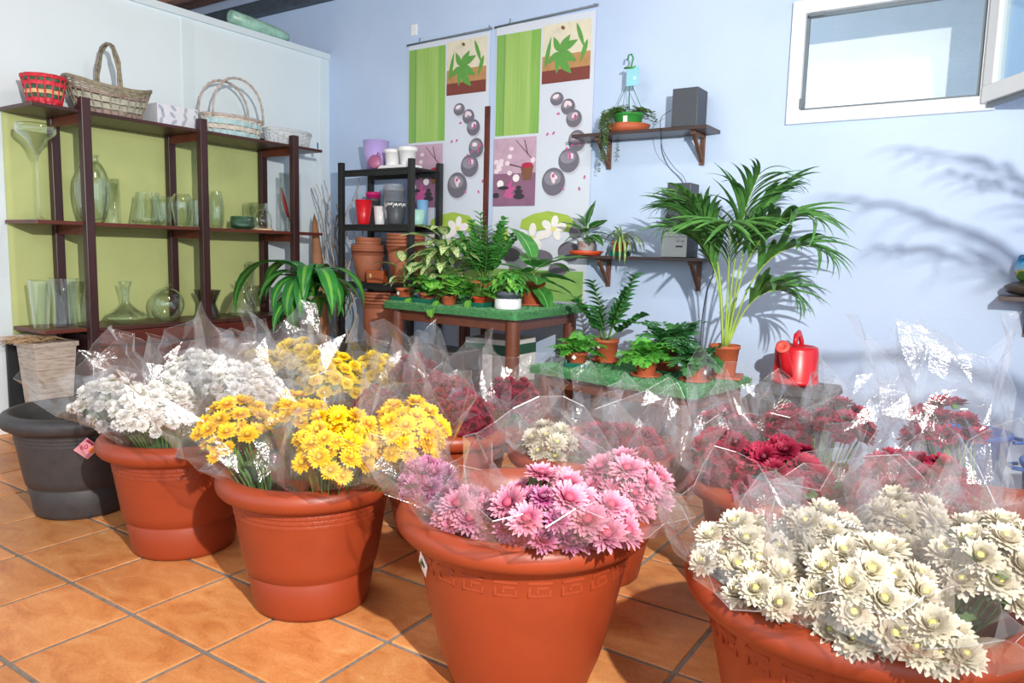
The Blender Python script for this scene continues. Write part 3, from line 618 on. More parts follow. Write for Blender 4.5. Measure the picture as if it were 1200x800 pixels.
vase('bud_vase', 'very thin glass bud vase near the end post', (-4.79, 3.82, z3), [(.035, 0), (.034, .008), (.016, .02), (.016, .215)], smooth=False, th=.003)
# glass cylinder holding a dried red spike at the far end of the middle shelf
vase('display_cylinder', 'tall glass cylinder holding a dried red pod at the end of the middle shelf', (-4.86, 4.06, z2), [(.085, 0), (.085, .003), (.085, .46)], smooth=False)
g = thing('dried_pod', 'dried red pod with a grey husk standing in the tall glass cylinder', 'dried flower', (-4.86, 4.04, z2+.014))
MB().tube([(0, 0, 0), (.0, .01, .1), (-.01, -.02, .18), (-.02, -.05, .27)], [.006, .012, .02, .004], 8, flat=.4).build('husk', plain('grey_husk', '9aa0a2', .7), g)
MB().tube([(.01, -.01, .1), (.005, -.025, .17), (-.01, -.04, .25), (-.012, -.055, .33)], [.008, .02, .018, .006], 8, flat=.5).build('pod', plain('dried_red', '8e1f2c', .5), g)

# ---------------------------------------------------------------- baskets on the top shelf
z1 = SZ[0]+.002
def woven(m, ring, z, n, amp, thick, h, mi=0, ph=0, taper=1.0):
    """one flat weaver going in and out round the stakes; ring(a)->(x,y,nx,ny)"""
    N = n*4; vs = []; fs = []
    for k in range(N):
        a = 2*pi*k/N; x, y, nx, ny, dz = ring(a, z); w = amp*sin(n*a/1.0*.5*2*.5+ph) if n else 0
        w = amp*sin(n*a*.5+ph)
        for (o, zz) in ((w-thick, -h/2), (w+thick, -h/2), (w+thick, h/2), (w-thick, h/2)): vs.append((x+nx*o, y+ny*o, z+zz+dz))
    for k in range(N):
        for q in range(4): fs.append((k*4+q, k*4+(q+1) % 4, ((k+1) % N)*4+(q+1) % 4, ((k+1) % N)*4+q))
    m.add(vs, fs, mi, False)
def oval_basket(t, a0, b0, a1, b1, H, n, bands, mats, rim, stake, sag=None, stakew=.006):
    def ring(a, z):
        s = max(0, min(1, z/H)); A = a0+(a1-a0)*s; B = b0+(b1-b0)*s
        nx, ny = cos(a)/A, sin(a)/B; l = sqrt(nx*nx+ny*ny); dz = sag(a)*s if sag else 0
        return A*cos(a), B*sin(a), nx/l, ny/l, dz
    for k, (z, h, mi) in enumerate(bands):
        m = MB(); woven(m, ring, z, n, .004, .0016, h, 0, k*pi); m.build('weave_band', mats[mi], t)
    m = MB()
    for k in range(n):
        a = 2*pi*k/n; pts = [Vector(ring(a, z)[:2]+(z+ring(a, z)[4],)) for z in (0, H*.33, H*.66, H)]
        m.tube(pts, stakew, 5)
    stuff(m.build('stakes', stake, t))
    for dz in (0, .009):
        pts = []
        for k in range(49): a = 2*pi*k/48; q = ring(a, H); pts.append((q[0]+q[2]*.004*sin(k*1.7+dz*99), q[1]+q[3]*.004*cos(k*1.3), H+dz+q[4]))
        MB().tube(pts, .008, 6, caps=False).build('rim', rim, t)
    MB().lathe([(.0004, 0), (1, 0), (1, .006), (.0004, .006)], 36, sx=a0*.98, sy=b0*.98).build('base', stake, t)
    return ring
wr, wgn, wtan = plain('red_chip_weave', 'cf2f3f', .55, .12, 25), plain('green_chip_weave', '2c5a3c', .55, .12, 25), plain('tan_chip_weave', 'd9b27c', .6, .12, 25)
t = thing('woven_basket', 'small round red basket with green and straw weave bands', 'basket', (-4.88, 2.255, z1), 0, 'baskets on the top shelf')
oval_basket(t, .082, .082, .115, .115, .165, 16, [(.012+.0235*k, .0225, (0, 0, 1, 2, 1, 0, 1)[k]) for k in range(7)], [wr, wgn, wtan], wr, wr)
wk, wk2 = plain('grey_brown_wicker', '8f8672', .75, .25, 30, .3, 90), plain('bark_weave', '96807a', .75, .25, 22, .3, 70)
wk3 = plain('pale_grey_weave', 'a9a99a', .7, .2, 25)
t = thing('wicker_basket', 'long grey-brown wicker basket with a tall arched handle', 'basket', (-4.88, 2.64, z1), 0, 'baskets on the top shelf')
oval_basket(t, .10, .19, .145, .27, .165, 26, [(.02, .03, 1), (.055, .034, 2), (.093, .034, 2), (.122, .016, 1), (.137, .012, 0), (.15, .012, 0), (.162, .012, 0)], [wk, wk2, wk3], wk, wk, sag=lambda a: .045*abs(sin(a))**2.5)
for s in (-1, 1):
    MB().tube([(.14*cos(pi-pi*k/16), .008*s+.004*sin(k*2+s), .12+.34*sin(pi*k/16)**.8) for k in range(17)], .009, 7).build('handle', wk, t)
t = thing('gift_box', 'pale grey cardboard box printed with feather-like leaves', 'box', (-4.90, 3.055, z1), 0)
bx = MB().box((0, 0, .07), (.24, .30, .14)).build('box_body', plain('lilac_grey_card', 'd5d8e2', .6, .02), t, bevel=.003)
pm = MB(); rnd = random.Random(3)
for k in range(12):
    cy, cz, a = -.12+.085*(k % 4)+rnd.uniform(-.012, .012), .026+.045*(k//4)+rnd.uniform(-.008, .008), rnd.uniform(-1.1, 1.1)
    for fx in (.1212,):
        pts = [(fx, cy+cos(q)*.012*cos(a)-sin(q)*.026*sin(a), cz+cos(q)*.012*sin(a)+sin(q)*.026*cos(a)) for q in [2*pi*i/12 for i in range(12)]]
        pts = [(p[0], max(-.147, min(.147, p[1])), max(.004, min(.136, p[2]))) for p in pts]; pm.poly(pts)
stuff(pm.build('leaf_print', plain('grey_print', 'a5aebd', .6, .03), bx))
wb1, wb2, wb3 = plain('pale_blue_weave', 'a9cfd6', .6, .08, 20), plain('cream_weave', 'cfc6bb', .65, .12, 25), plain('bleached_willow', 'b9ada6', .7, .15, 35)
t = thing('blue_basket', 'oval pale blue and cream basket with two arched handles', 'basket', (-4.88, 3.545, z1), 0, 'baskets on the top shelf')
oval_basket(t, .11, .215, .135, .25, .135, 24, [(.022, .036, 0), (.06, .03, 1), (.097, .036, 0), (.122, .012, 1)], [wb1, wb2], wb3, wb2)
for s in (-.085, .085):
    for q in (0, 1):
        MB().tube([(s+.006*cos(k*1.6+q*pi), .215*cos(pi-pi*k/24), .12+.30*sin(pi*k/24)**.75+.006*sin(k*1.6+q*pi)) for k in range(25)], .006, 6).build('handle', wb3, t)
t = thing('wire_tray', 'low pale woven tray basket with a blue paper tag', 'basket', (-4.87, 4.05, z1), 0, 'baskets on the top shelf')
whw = plain('whitewashed_wicker', 'c6ccd2', .7, .12, 30)
oval_basket(t, .10, .19, .12, .215, .11, 30, [(.012+.0155*k, .0145, 0) for k in range(7)], [whw], whw, whw)
MB().box((.135, .19, .03), (.002, .05, .045), .6).build('paper_tag', plain('blue_tag', '3d8fc0', .5), t)

# ---------------------------------------------------------------- low left corner
t = thing('wooden_planter', 'tall tapered whitewashed wooden planter under the low shelf', 'planter', (-4.92, 2.215, .002), 0)
for k in range(8):
    z0, z1_ = .07*k, .07*k+.069; w0 = .085+.035*(z0/.56); w1 = .085+.035*(z1_/.56)
    m = MB(); vs = [(sx*w0, sy*w0, z0) for sx, sy in ((-1, -1), (1, -1), (1, 1), (-1, 1))]+[(sx*w1, sy*w1, z1_) for sx, sy in ((-1, -1), (1, -1), (1, 1), (-1, 1))]
    m.add(vs, [(0, 1, 5, 4), (1, 2, 6, 5), (2, 3, 7, 6), (3, 0, 4, 7), (4, 5, 6, 7), (3, 2, 1, 0)], 0, False)
    m.build('plank', plain('whitewashed_plank', 'b9aea2', .8, .18, 16, .4, 40, stretch=(1, 1, 5)) if k == 0 else bpy.data.materials['whitewashed_plank'], t, bevel=.003)
MB().box((0, 0, .575), (.262, .262, .03)).build('top_rim', bpy.data.materials['whitewashed_plank'], t, bevel=.003)
m = MB(); rnd = random.Random(9)
for k in range(160):
    y = rnd.uniform(-.22, .0); c = Vector((rnd.uniform(-.05, .13), y+.02, .592+rnd.uniform(0, .03))); d = Vector((rnd.uniform(-.05, .06), rnd.uniform(-.12, .12), rnd.uniform(-.03, .03)))
    m.tube([c-d*.6, c+Vector((0, 0, rnd.uniform(0, .02))), c+d*.6], [.0012, .0018, .0008], 4)
r = m.build('raffia', plain('straw_raffia', 'c7a983', .8, .2, 30), None, (-4.92, 2.20, .002)); tag(r, 'loose straw raffia lying on the whitewashed planter', 'raffia', kind='stuff')
tag(MB().box((-5.115, 2.14, .30), (.02, .14, .58)).build('slate_board', plain('black_slate', '23262b', .6, .1, 20), bevel=.004), 'black board leaning on the partition behind the whitewashed planter', 'board')

# ---------------------------------------------------------------- roll on the partition, switch plate
t = thing('plastic_roll', 'roll of translucent green plastic lying on top of the partition', 'roll', (PX-.02, 4.02, 2.891), 0)
m = MB().lathe([(.035, -.27), (.05, -.265), (.052, 0), (.045, .2), (.03, .28), (.012, .29)], 24); m.build('roll_body', plain('sea_green_plastic', '9cc9b8', .35, .2, 14), t, (0, 0, .052), (-pi/2-.05, 0, 0))
t = tag(MB().box((-4.143, W-.006, 2.957), (.06, .012, .085)).build('switch_plate', M['white'], bevel=.003), 'small blank white plate on the blue wall above the banners', 'switch plate')

# ---------------------------------------------------------------- curly willow and bark pole in the corner
t = thing('willow_branches', 'bundle of bare curly willow branches standing in the corner', 'branches', (-4.72, 4.52, 0))
wm = plain('grey_willow_bark', '9a938c', .75, .2, 40); wm2 = plain('pale_willow_bark', 'c4bdb4', .75, .2, 40)
rnd = random.Random(21)
for k in range(11):
    x0, y0 = rnd.uniform(-.04, .04), rnd.uniform(-.04, .04); dx, dy = rnd.uniform(-.34, .12), rnd.uniform(-.1, .1); top = rnd.uniform(1.45, 1.82); p1, p2 = rnd.uniform(0, 6), rnd.uniform(0, 6)
    pts = []
    for i in range(22):
        s = i/21; pts.append((x0+dx*s+.045*sin(p1+s*15)*(.4+s), y0+dy*s+.035*sin(p2+s*13), .02+top*s))
    MB().tube(pts, [.009*(1-.7*i/21)+.0015 for i in range(22)], 6).build('branch', rnd.choice([wm, wm2]), t)
    j = rnd.randint(10, 16); q = Vector(pts[j]); tw = [(q.x+dq*.10*sin(p2)+.012*sin(dq*9), q.y+dq*.06*cos(p2), q.z+dq*.3) for dq in [i/8 for i in range(9)]]
    MB().tube(tw, [.003*(1-i/10) for i in range(9)], 5).build('twig', wm, t)
t = tag(MB().lathe([(.0004, 0), (.055, 0), (.06, .5), (.05, 1.0), (.04, 1.2), (.02, 1.42), (.0004, 1.5)], 18).build('bark_pole', plain('brown_bark', 'a07455', .85, .25, 18, .5, 40, stretch=(1, 1, .25)), None, (-4.80, 4.38, .001), (.03, -.06, 0)), 'brown bark-covered pole leaning behind the end of the shelf unit', 'pole')
# ================================================================ BLACK RACK
RX0, RX1, RY0, RY1 = -4.575, -3.825, 4.345, 4.68
rk = thing('storage_rack', 'black slatted rack with four posts holding spare pots', 'rack', (-4.2, 4.51, 0))
RZ = (1.832, 1.400, .935, .42)
def rr_(p): return (p[0]+4.2, p[1]-4.51, p[2])
for x in (RX0, RX1):
    for y in (RY0, RY1): MB().box(rr_((x, y, .945)), (.042, .042, 1.89)).build('post', M['rack'], rk, bevel=.003)
for z in RZ:
    for y in (RY0+.03, RY1-.03): MB().box(rr_((-4.2, y, z-.035)), (.72, .02, .035)).build('side_rail', M['rack'], rk, bevel=.002)
    for k in range(6): MB().box(rr_((-4.2, RY0+.035+k*.053, z-.009)), (.745, .036, .016)).build('slat', M['rack'], rk, bevel=.002)
def pot(name, label, loc, r0, r1, h, mat, cat='pot', group='spare pots on the black rack', lip=0, parts=None, th=.004):
    t = MB(); p = [(.0004, 0), (r0-.003, 0), (r0, .004)]
    if lip: rl = r0+(r1-r0)*(1-lip/h); p += [(rl-.003, h-lip), (r1, h-lip+.001), (r1+.002, h)]
    else: p += [(r1, h)]
    p += [(r1-th, h), (r0-th, .01), (.0004, .01)]
    o = t.lathe(p, 32).build(name, M[mat] if isinstance(mat, str) else mat, None, loc); return tag(o, label, cat, group)
lil = plain('lilac_plastic', 'b9a6e6', .3, .02); mint = plain('mint_plastic', 'a8dcd0', .4, .02); skyb = plain('sky_blue_plastic', '7fb2e0', .4, .02); dgrey = plain('dark_grey_plastic', '4b5057', .45, .05); mag = plain('magenta_plastic', 'd42a78', .4, .02)
t1, t2, t3 = RZ[0]+.001, RZ[1]+.001, RZ[2]+.001
pot('plant_pot', 'tall lilac plastic pot on top of the black rack', (-4.385, 4.545, t1), .078, .107, .245, lil)
tr = tag(MB().box((-4.06, 4.47, t1+.013), (.34, .15, .026)).build('pot_tray', M['white'], bevel=.006), 'white oblong tray under two white pots', 'tray')
pot('plant_pot', 'smaller white ceramic pot with a plain rim on the white tray', (-4.135, 4.47, t1+.027), .052, .066, .125, 'white', lip=.03)
pot('plant_pot', 'larger white ceramic pot with a thick rim on the white tray', (-3.975, 4.47, t1+.027), .055, .076, .135, 'white', lip=.035)
t = thing('hanging_disc', 'mauve disc ornament leaning on the lilac pot', 'ornament', (-4.245, 4.385, t1))
MB().lathe([(.0004, -.012), (.05, -.012), (.056, 0), (.05, .012), (.0004, .012)], 24).build('disc', plain('mauve_plastic', 'a9668c', .4, .05), t, (0, 0, .056), (pi/2-.15, 0, .4))
MB().tube([(.02, .004, .10), (.03, .004, .125), (.045, .004, .115), (.05, .004, .095)], .005, 6).build('loop', bpy.data.materials['mauve_plastic'], t)
pot('plant_pot', 'bright red tapered pot on the black rack', (-4.40, 4.42, t2), .048, .070, .195, 'red')
t = thing('pot_stack', 'stack of dark grey pots topped by a magenta one', 'pot stack', (-4.44, 4.57, t2), 0)
for k in range(3): MB().lathe([(.0004, 0), (.045, 0), (.058, .14), (.062, .14), (.062, .165), (.057, .165), (.043, .01), (.0004, .01)], 24).build('pot', dgrey if k < 2 else mag, t, (0, 0, .052*k))
pot('plant_pot', 'plain white pot behind the bright red one', (-4.325, 4.535, t2), .045, .055, .15, 'white')
t = thing('pot_stack', 'nested stack of clear plastic pots', 'pot stack', (-4.175, 4.53, t2), 0)
for k in range(1): MB().lathe([(.0004, 0), (.066-.006*k, 0), (.085-.006*k, .27), (.088-.006*k, .27), (.088-.006*k, .285), (.084-.006*k, .285), (.062-.006*k, .008), (.0004, .008)], 28).build('pot', M['frost'], t, (0, 0, .012*k+.002))
for k in range(3): MB().lathe([(.088-.005*k, 0), (.089-.005*k, .016), (.086-.005*k, .017), (.084-.005*k, .001)], 28).build('pot_rim', M['frost'], t, (0, 0, .27+.018*k))
g = pot('plant_pot', 'dark grey pot with a white leaf-pattern band and label', (-4.045, 4.415, t2), .062, .082, .172, dgrey)
m = MB(); rnd = random.Random(5)
for k in range(64):
    a = 2*pi*k/64+rnd.uniform(-.03, .03); z = .147+rnd.uniform(-.012, .012); r = .0820; w = rnd.uniform(-.8, .8)
    m.box((0, 0, 0), (.005, .0012, .018), M=Matrix.Translation((r*cos(a), r*sin(a), z)) @ Matrix.Rotation(a+pi/2, 4, 'Z') @ Matrix.Rotation(w, 4, 'Y'))
stuff(m.build('leaf_band', M['white'], g)); MB().box((-.052, -.054, .075), (.032, .0015, .05), -.75).build('label_sticker', M['paper'], g)
pot('plant_pot', 'pale mint green pot at the end of the black rack', (-3.90, 4.50, t2), .052, .068, .115, mint)
pot('plant_pot', 'sky blue pot behind the pale mint one', (-3.945, 4.615, t2), .04, .048, .20, skyb)
def terra_stack(label, loc, r0, r1, h, n, step, extra=None):
    t = thing('pot_stack', label, 'pot stack', loc, 0, 'terracotta pot stacks on the black rack')
    for k in range(n):
        MB().lathe([(.0004, 0), (r0, 0), (r0+(r1-r0)*.55, h*.5), (r1-.012, h-.055), (r1-.012, h-.05), (r1-.004, h-.048), (r1-.004, h-.014), (r1, h-.012), (r1, h), (r1-.012, h), (r0-.006, .008), (.0004, .008)], 36).build('pot', M['terrastack'], t, (0, 0, step*k), (0, 0, 0))
    if extra:
        r0b, r1b, hb, nb = extra
        for k in range(nb): MB().lathe([(.0004, 0), (r0b, 0), (r1b-.01, hb-.04), (r1b-.003, hb-.038), (r1b, hb-.01), (r1b, hb), (r1b-.01, hb), (r0b-.006, .008), (.0004, .008)], 36).build('pot', M['terrastack'], t, (0, 0, h+step*(n-1)-hb+.03+.032*k))
    return t
terra_stack('stack of terracotta pots with two smaller pots on top', (-4.425, 4.50, t3), .085, .142, .265, 3, .017, (.08, .108, .14, 2))
terra_stack('taller stack of terracotta pots reaching the shelf above', (-4.02, 4.505, t3), .105, .155, .31, 4, .028)
terra_stack('stack of the widest terracotta pots low in the rack', (-4.27, 4.50, RZ[3]+.001), .135, .165, .36, 4, .026)
t = thing('pot_box', 'small square terracotta planter with a gold oval label', 'planter', (-4.215, 4.385, t3), .25)
MB().box((0, 0, .05), (.15, .075, .10), taper=1.06).build('planter_body', plain('square_terracotta', 'a8552c', .5), t, bevel=.004)
MB().lathe([(.0004, 0), (.017, 0), (.017, .002), (.0004, .0025)], 16, sx=.8, sy=1.2).build('label_oval', plain('gold_label', 'cdb57e', .4), t, (-.04, -.04, .055), (pi/2, 0, 0))
# ================================================================ BANNERS
def banner(label, x0, w, ztop, zrod, extra):
    t = thing('hanging_banner', label, 'banner', (x0, W-.012, 0), 0, 'printed hanging banners')
    sheet = MB().box((w/2, 0, (ztop+.85)/2), (w, .002, ztop-.85)).build('sheet', plain('white_banner_cloth', 'd2dbe8', .6, .015, 3) if 'white_banner_cloth' not in bpy.data.materials else bpy.data.materials['white_banner_cloth'], t)
    rod = MB().tube([(-.012, -.004, ztop), (w+.012, -.004, ztop+zrod)], .008, 8).build('rod', M['gasket'], t)
    for u in (.14, .98): MB().tube([(u*w, -.004, ztop+.01+zrod*u), (u*w+.006, -.004, ztop+.026), (u*w+.012, -.004, ztop+.036), (u*w+.004, -.004, ztop+.044)], .003, 6).build('hook', M['gasket'], t)
    layer = [0]
    def pr(name, polys, mat):
        """one printed ink shape (or a family of like shapes) lying on the sheet"""
        layer[0] += 1; m = MB(); d = -.0016-.00014*layer[0]; layer[0] += len(polys)*.19
        for k, q in enumerate(polys): m.poly([(u*w, d-.000025*k, z) for u, z in q])
        o = m.build(name, mat, t); return stuff(o)
    def rect(u0, u1, z0, z1): return [(u0, z0), (u1, z0), (u1, z1), (u0, z1)]
    def ell(u, z, a, b, rot=0, n=24): return [(u+(cos(q)*a*cos(rot)-sin(q)*b*sin(rot))/w, z+cos(q)*a*sin(rot)+sin(q)*b*cos(rot)) for q in [2*pi*i/n for i in range(n)]]
    def leaf(u, z, L, wd, rot):
        o = []
        for i in range(9): s = i/8; o.append((s*L, wd*sin(pi*s**.8)))
        for i in range(7, 0, -1): s = i/8; o.append((s*L, -wd*sin(pi*s**.8)))
        return [(u+(x*cos(rot)-y*sin(rot))/w, z+x*sin(rot)+y*cos(rot)) for x, y in o]
    B = BM
    pr('print_bamboo_stalk', [rect(.01, .475, 2.07, 2.80)], B['stripes'])
    pr('print_photo_ground', [rect(.492, .962, 2.41, 2.815)], B['cream']); pr('print_mat', [rect(.492, .962, 2.50, 2.60)], B['mat']); pr('print_wood', [rect(.492, .962, 2.41, 2.50)], B['wood'])
    pr('print_bamboo_leaf', [leaf(.66, 2.62, .16, .035, -.5), leaf(.66, 2.62, .14, .028, .9), leaf(.66, 2.62, .15, .024, -1.7), leaf(.66, 2.63, .16, .028, .35), leaf(.66, 2.62, .12, .024, -2.5), leaf(.66, 2.62, .12, .024, 2.0), leaf(.66, 2.62, .13, .022, -1.1), leaf(.66, 2.57, .15, .03, -.8), leaf(.52, 2.52, .22, .018, 1.35), leaf(.82, 2.80, .2, .016, -1.2), leaf(.93, 2.68, .16, .018, -1.9)], B['leaf'])
    pr('print_flower', [ell(.69, 2.78, .018, .012, -.6)], B['brown'])
    S = [(.651, 2.298, .055, .047), (.763, 2.237, .057, .055), (.825, 2.151, .063, .062), (.862, 1.996, .07, .075), (.789, 1.863, .085, .085), (.643, 1.718, .097, .1)]
    for (u, z, a, b) in S:
        pr('print_stone_shadow', [ell(u+.012, z-.016, a, b)], B['shade']); pr('print_stone', [ell(u, z, a, b)], B['stone']); pr('print_stone_light', [ell(u-.01, z+b*.25, a*.72, b*.5)], B['stonelt'])
    rnd = random.Random(4)
    pr('print_petals', [ell(u+rnd.uniform(-.3, .3)*a/w, z+b*.35, .024, .014, rnd.uniform(0, 3), 10) for (u, z, a, b) in S for q in (0, 1)]+[ell(.64, 1.745, .018, .042, .2, 12)], B['petalw'])
    pr('print_pink_petals', [ell(rnd.uniform(.55, .95), rnd.uniform(1.6, 2.33), .014, .008, rnd.uniform(0, 3), 8) for k in range(12)]+[ell(.64, 1.76, .012, .014), ell(.80, 1.89, .01, .02), ell(.84, 2.16, .01, .02)], B['magenta'])
    pr('print_spa_ground', [rect(.005, .46, 1.55, 2.05)], B['spa']); pr('print_spa_deck', [rect(.005, .46, 1.55, 1.79)], B['deck'])
    pr('print_spa_bowl', [[(.30, 1.83), (.44, 1.84), (.41, 1.74), (.33, 1.735)]], B['brown']); pr('print_berries', [ell(.37, 1.845, .05, .02)], B['berry'])
    pr('print_twigs', [[(.24, 2.03), (.25, 2.03), (.45, 1.87), (.45, 1.86)], [(.33, 2.03), (.34, 2.03), (.38, 1.92), (.37, 1.92)], [(.14, 1.86), (.15, 1.87), (.34, 1.83), (.34, 1.82)]], B['twig'])
    pr('print_blossom', [ell(rnd.uniform(.03, .2), rnd.uniform(1.78, 1.92), .022, .018, 0, 10) for k in range(9)]+[ell(.20, 1.97, .02, .015), ell(.43, 1.88, .02, .02)], B['petalw'])
    pr('print_candle', [ell(.085, 1.715, .03, .028), ell(.255, 1.755, .03, .028)], B['candle']); pr('print_orchid', [leaf(.12, 1.62, .14, .02, .6), leaf(.15, 1.64, .12, .02, 1.1), leaf(.14, 1.62, .1, .018, .1)], B['magenta'])
    pr('print_black_stone', [ell(.29, 1.62, .05, .022), ell(.285, 1.655, .038, .018), ell(.285, 1.685, .024, .014), ell(.04, 1.63, .03, .02), ell(.12, 1.685, .05, .014)], B['blackst'])
    # lower scene of leaves, orchids and stones over green water
    pr('print_water', [rect(.0, .97, .86, 1.08)], B['water']); pr('print_big_leaf', [[(.0, 1.33), (.17, 1.40), (.19, 1.31), (.14, 1.27), (.04, 1.29)], [(.31, 1.39), (.33, 1.45), (.45, 1.49), (.60, 1.51), (.80, 1.48), (.95, 1.37), (.80, 1.36), (.60, 1.38), (.45, 1.36)]], B['leaf2'])
    pr('print_grey_stones', [ell(.20, 1.19, .10, .05), ell(.52, 1.17, .12, .06), ell(.82, 1.22, .09, .07), ell(.88, 1.36, .05, .05), ell(.72, 1.09, .08, .05)], B['stone'])
    pr('print_white_orchid', [ell(.44+.085*cos(q)/w*1.0, 1.32+.055*sin(q), .05, .032, q, 14) for q in (.3, 1.5, 2.8, 4.0, 5.3)]+[ell(.66+.08*cos(q), 1.385+.05*sin(q), .045, .03, q, 14) for q in (.2, 1.4, 2.6, 3.9, 5.2)], B['candle'])
    pr('print_orchid_heart', [ell(.44, 1.315, .022, .018), ell(.66, 1.38, .022, .018)], B['heart'])
    return t
def stripes_mat():
    t = NT('print_bamboo'); x = t.n('ShaderNodeSeparateXYZ'); t.l(t.tc('Object'), x.inputs[0])
    n = t.noise(t.mapping(t.tc('Object'), (1, 1, .04)), 38, 3); g = t.ramp(t.math('MULTIPLY', x.outputs[0], 2.6), [(.0, lin('7fbf4c')), (.17, lin('78b84a')), (.21, lin('5d9a3a')), (.24, lin('aed56c')), (.55, lin('a0cf5e')), (.78, lin('b2d874')), (.83, lin('84c24c')), (1, lin('7cbc46'))])
    return t.done(t.principled(t.mix(.22, t.mix(.25, g, t.ramp(n, [(.3, lin('6fae3e')), (.7, lin('cbe58e'))])), lin('6d7a66')), .6))
BM = {'stripes': stripes_mat()}
for k, c in dict(cream='ddd8c2', mat='b98d5c', wood='7c4038', leaf='5f9e4a', brown='7d5640', shade='c3c6d2', stone='6f6d7a', stonelt='8f8d9a', petalw='efdde8', magenta='c85a96', spa='c3a5ba', deck='8c6480', berry='b02a4a', twig='6a4856', candle='f2f0ee', blackst='39333f', water='86b560', leaf2='a5c24c', heart='e8e08a').items(): BM[k] = plain('print_'+k, c, .6, .06, 14)
banner('printed banner of bamboo and stones hanging behind the black rack', -4.195, .81, 2.842, .02, 0)
banner('printed banner of bamboo and stones hanging behind the tabletop plants, next to the wall shelves', -3.33, .83, 2.862, .03, 1)

# ================================================================ GREEN TURF TABLES
def turf_table(label, corners, z, leg_in, drop, aph):
    """corners: FL, FR, BR, BL on plan"""
    FL, FR, BR, BL = [Vector((c[0], c[1], 0)) for c in corners]; c0 = (FL+FR+BR+BL)/4
    t = thing('turf_table', label, 'table', (c0.x, c0.y, 0)); ex = (FR-FL).normalized(); ey = (BL-FL).normalized()
    C = [p-c0 for p in (FL, FR, BR, BL)]
    def inset(d): return [C[0]+(ex+ey)*d, C[1]+(-ex+ey)*d, C[2]+(-ex-ey)*d, C[3]+(ex-ey)*d]
    q = inset(.012); m = MB()
    m.add([(p.x, p.y, z-.035) for p in q]+[(p.x, p.y, z-.009) for p in q], [(3, 2, 1, 0), (4, 5, 6, 7), (0, 1, 5, 4), (1, 2, 6, 5), (2, 3, 7, 6), (3, 0, 4, 7)], 0, False)
    m.build('table_top', M['tablebrown'], t, bevel=.01)
    for p in inset(leg_in): MB().lathe([(.0004, 0), (.034, 0), (.042, z*.55), (.044, z-.04)], 20).build('leg', M['tablebrown'], t, (p.x, p.y, .0))
    q = inset(leg_in)
    for i in range(4):
        a, b = q[i], q[(i+1) % 4]; mid = (a+b)/2; d = b-a
        MB().box((mid.x, mid.y, z-.036-aph/2), (d.length-.07, .022, aph), atan2(d.y, d.x)).build('apron', M['tablebrown'], t, bevel=.003)
    # turf: thick rounded cover with ragged pile
    cv = MB(); R = .035; n = 5; loops = []
    def loop(off, zz):
        L = []
        for i, p in enumerate(C):
            sx = ex*(-1 if i in (0, 3) else 1); sy = ey*(-1 if i in (0, 1) else 1); cc = p-(sx+sy)*R
            a0 = atan2((sy if i in (0, 2) else sx).y, (sy if i in (0, 2) else sx).x); s0 = sx if i in (1, 3) else sy; s1 = sy if i in (1, 3) else sx
            order = ((sx, sy), (sy, sx))[0 if i in (0, 2) else 1]
            for k in range(n+1):
                th = (pi/2)*k/n; v = order[0]*cos(th)+order[1]*sin(th); L.append(cc+v*(R+off))
        return [(p.x, p.y, zz) for p in L]
    N = 4*(n+1); rings = [loop(.006, z-drop), loop(.006, z-.012), loop(-.004, z-.001), loop(-.02, z)]
    vs = [p for L in rings for p in L]; fs = []
    for j in range(3):
        for i in range(N): fs.append((j*N+i, j*N+(i+1) % N, (j+1)*N+(i+1) % N, (j+1)*N+i))
    fs.append(tuple(3*N+i for i in range(N))); cv.add(vs, fs, 0, True)
    tf = cv.build('turf_cover', M['turf'], t); pile = MB(); rnd = random.Random(int(z*100))
    def blade(p, nrm):
        s = Vector((rnd.uniform(-1, 1), rnd.uniform(-1, 1), rnd.uniform(-.3, .3))).normalized()*.0022; h = rnd.uniform(.006, .012); tip = p+(nrm+Vector((rnd.uniform(-.5, .5), rnd.uniform(-.5, .5), rnd.uniform(-.2, .3)))).normalized()*h
        pile.add([p-s, p+s, tip], [(0, 1, 2)], 0, False)
    for k in range(11000):
        a, b = rnd.random(), rnd.random(); p = (C[0]*(1-a)+C[1]*a)*(1-b)+(C[3]*(1-a)+C[2]*a)*b; blade(Vector((p.x*.985, p.y*.985, z-.001)), Vector((0, 0, 1)))
    for i, (a, b) in enumerate(((0, 1), (1, 2), (3, 0))):
        d = (C[b]-C[a]).normalized(); nr = Vector((d.y, -d.x, 0))
        for k in range(2600): p = C[a]+(C[b]-C[a])*rnd.uniform(.015, .985)+nr*.005; blade(Vector((p.x, p.y, z-rnd.uniform(0, drop))), nr)
    stuff(pile.build('turf_pile', M['blade'], tf)); return t
turf_table('taller brown table covered in green turf, in front of the banners', ((-3.52, 3.72), (-2.36, 3.60), (-2.40, 4.52), (-3.50, 4.60)), .855, .075, .045, .085)
turf_table('lower brown table covered in green turf, beneath the wall shelves', ((-2.30, 3.66), (-1.24, 3.48), (-1.14, 4.14), (-2.20, 4.32)), .55, .075, .042, .085)
ctn = plain('white_carton', 'dfe2de', .7, .03); ctg = plain('green_carton_print', '2c5a48', .7, .05); dkp = plain('black_crate_plastic', '2a2c30', .5)
t = thing('carton', 'white carton with a dark green band under the taller turf table', 'carton', (-2.90, 4.24, .001), .0)
bd = MB().box((0, 0, .31), (.36, .34, .62)).build('carton_body', ctn, t, bevel=.003)
MB().box((0, 0, .55), (.364, .344, .07)).build('green_band', ctg, t)
t = thing('crate', 'deep black crate under the taller turf table beside the carton', 'crate', (-3.12, 3.88, .001))
MB().box((0, 0, .02), (.5, .22, .04)).build('crate_base', dkp, t)
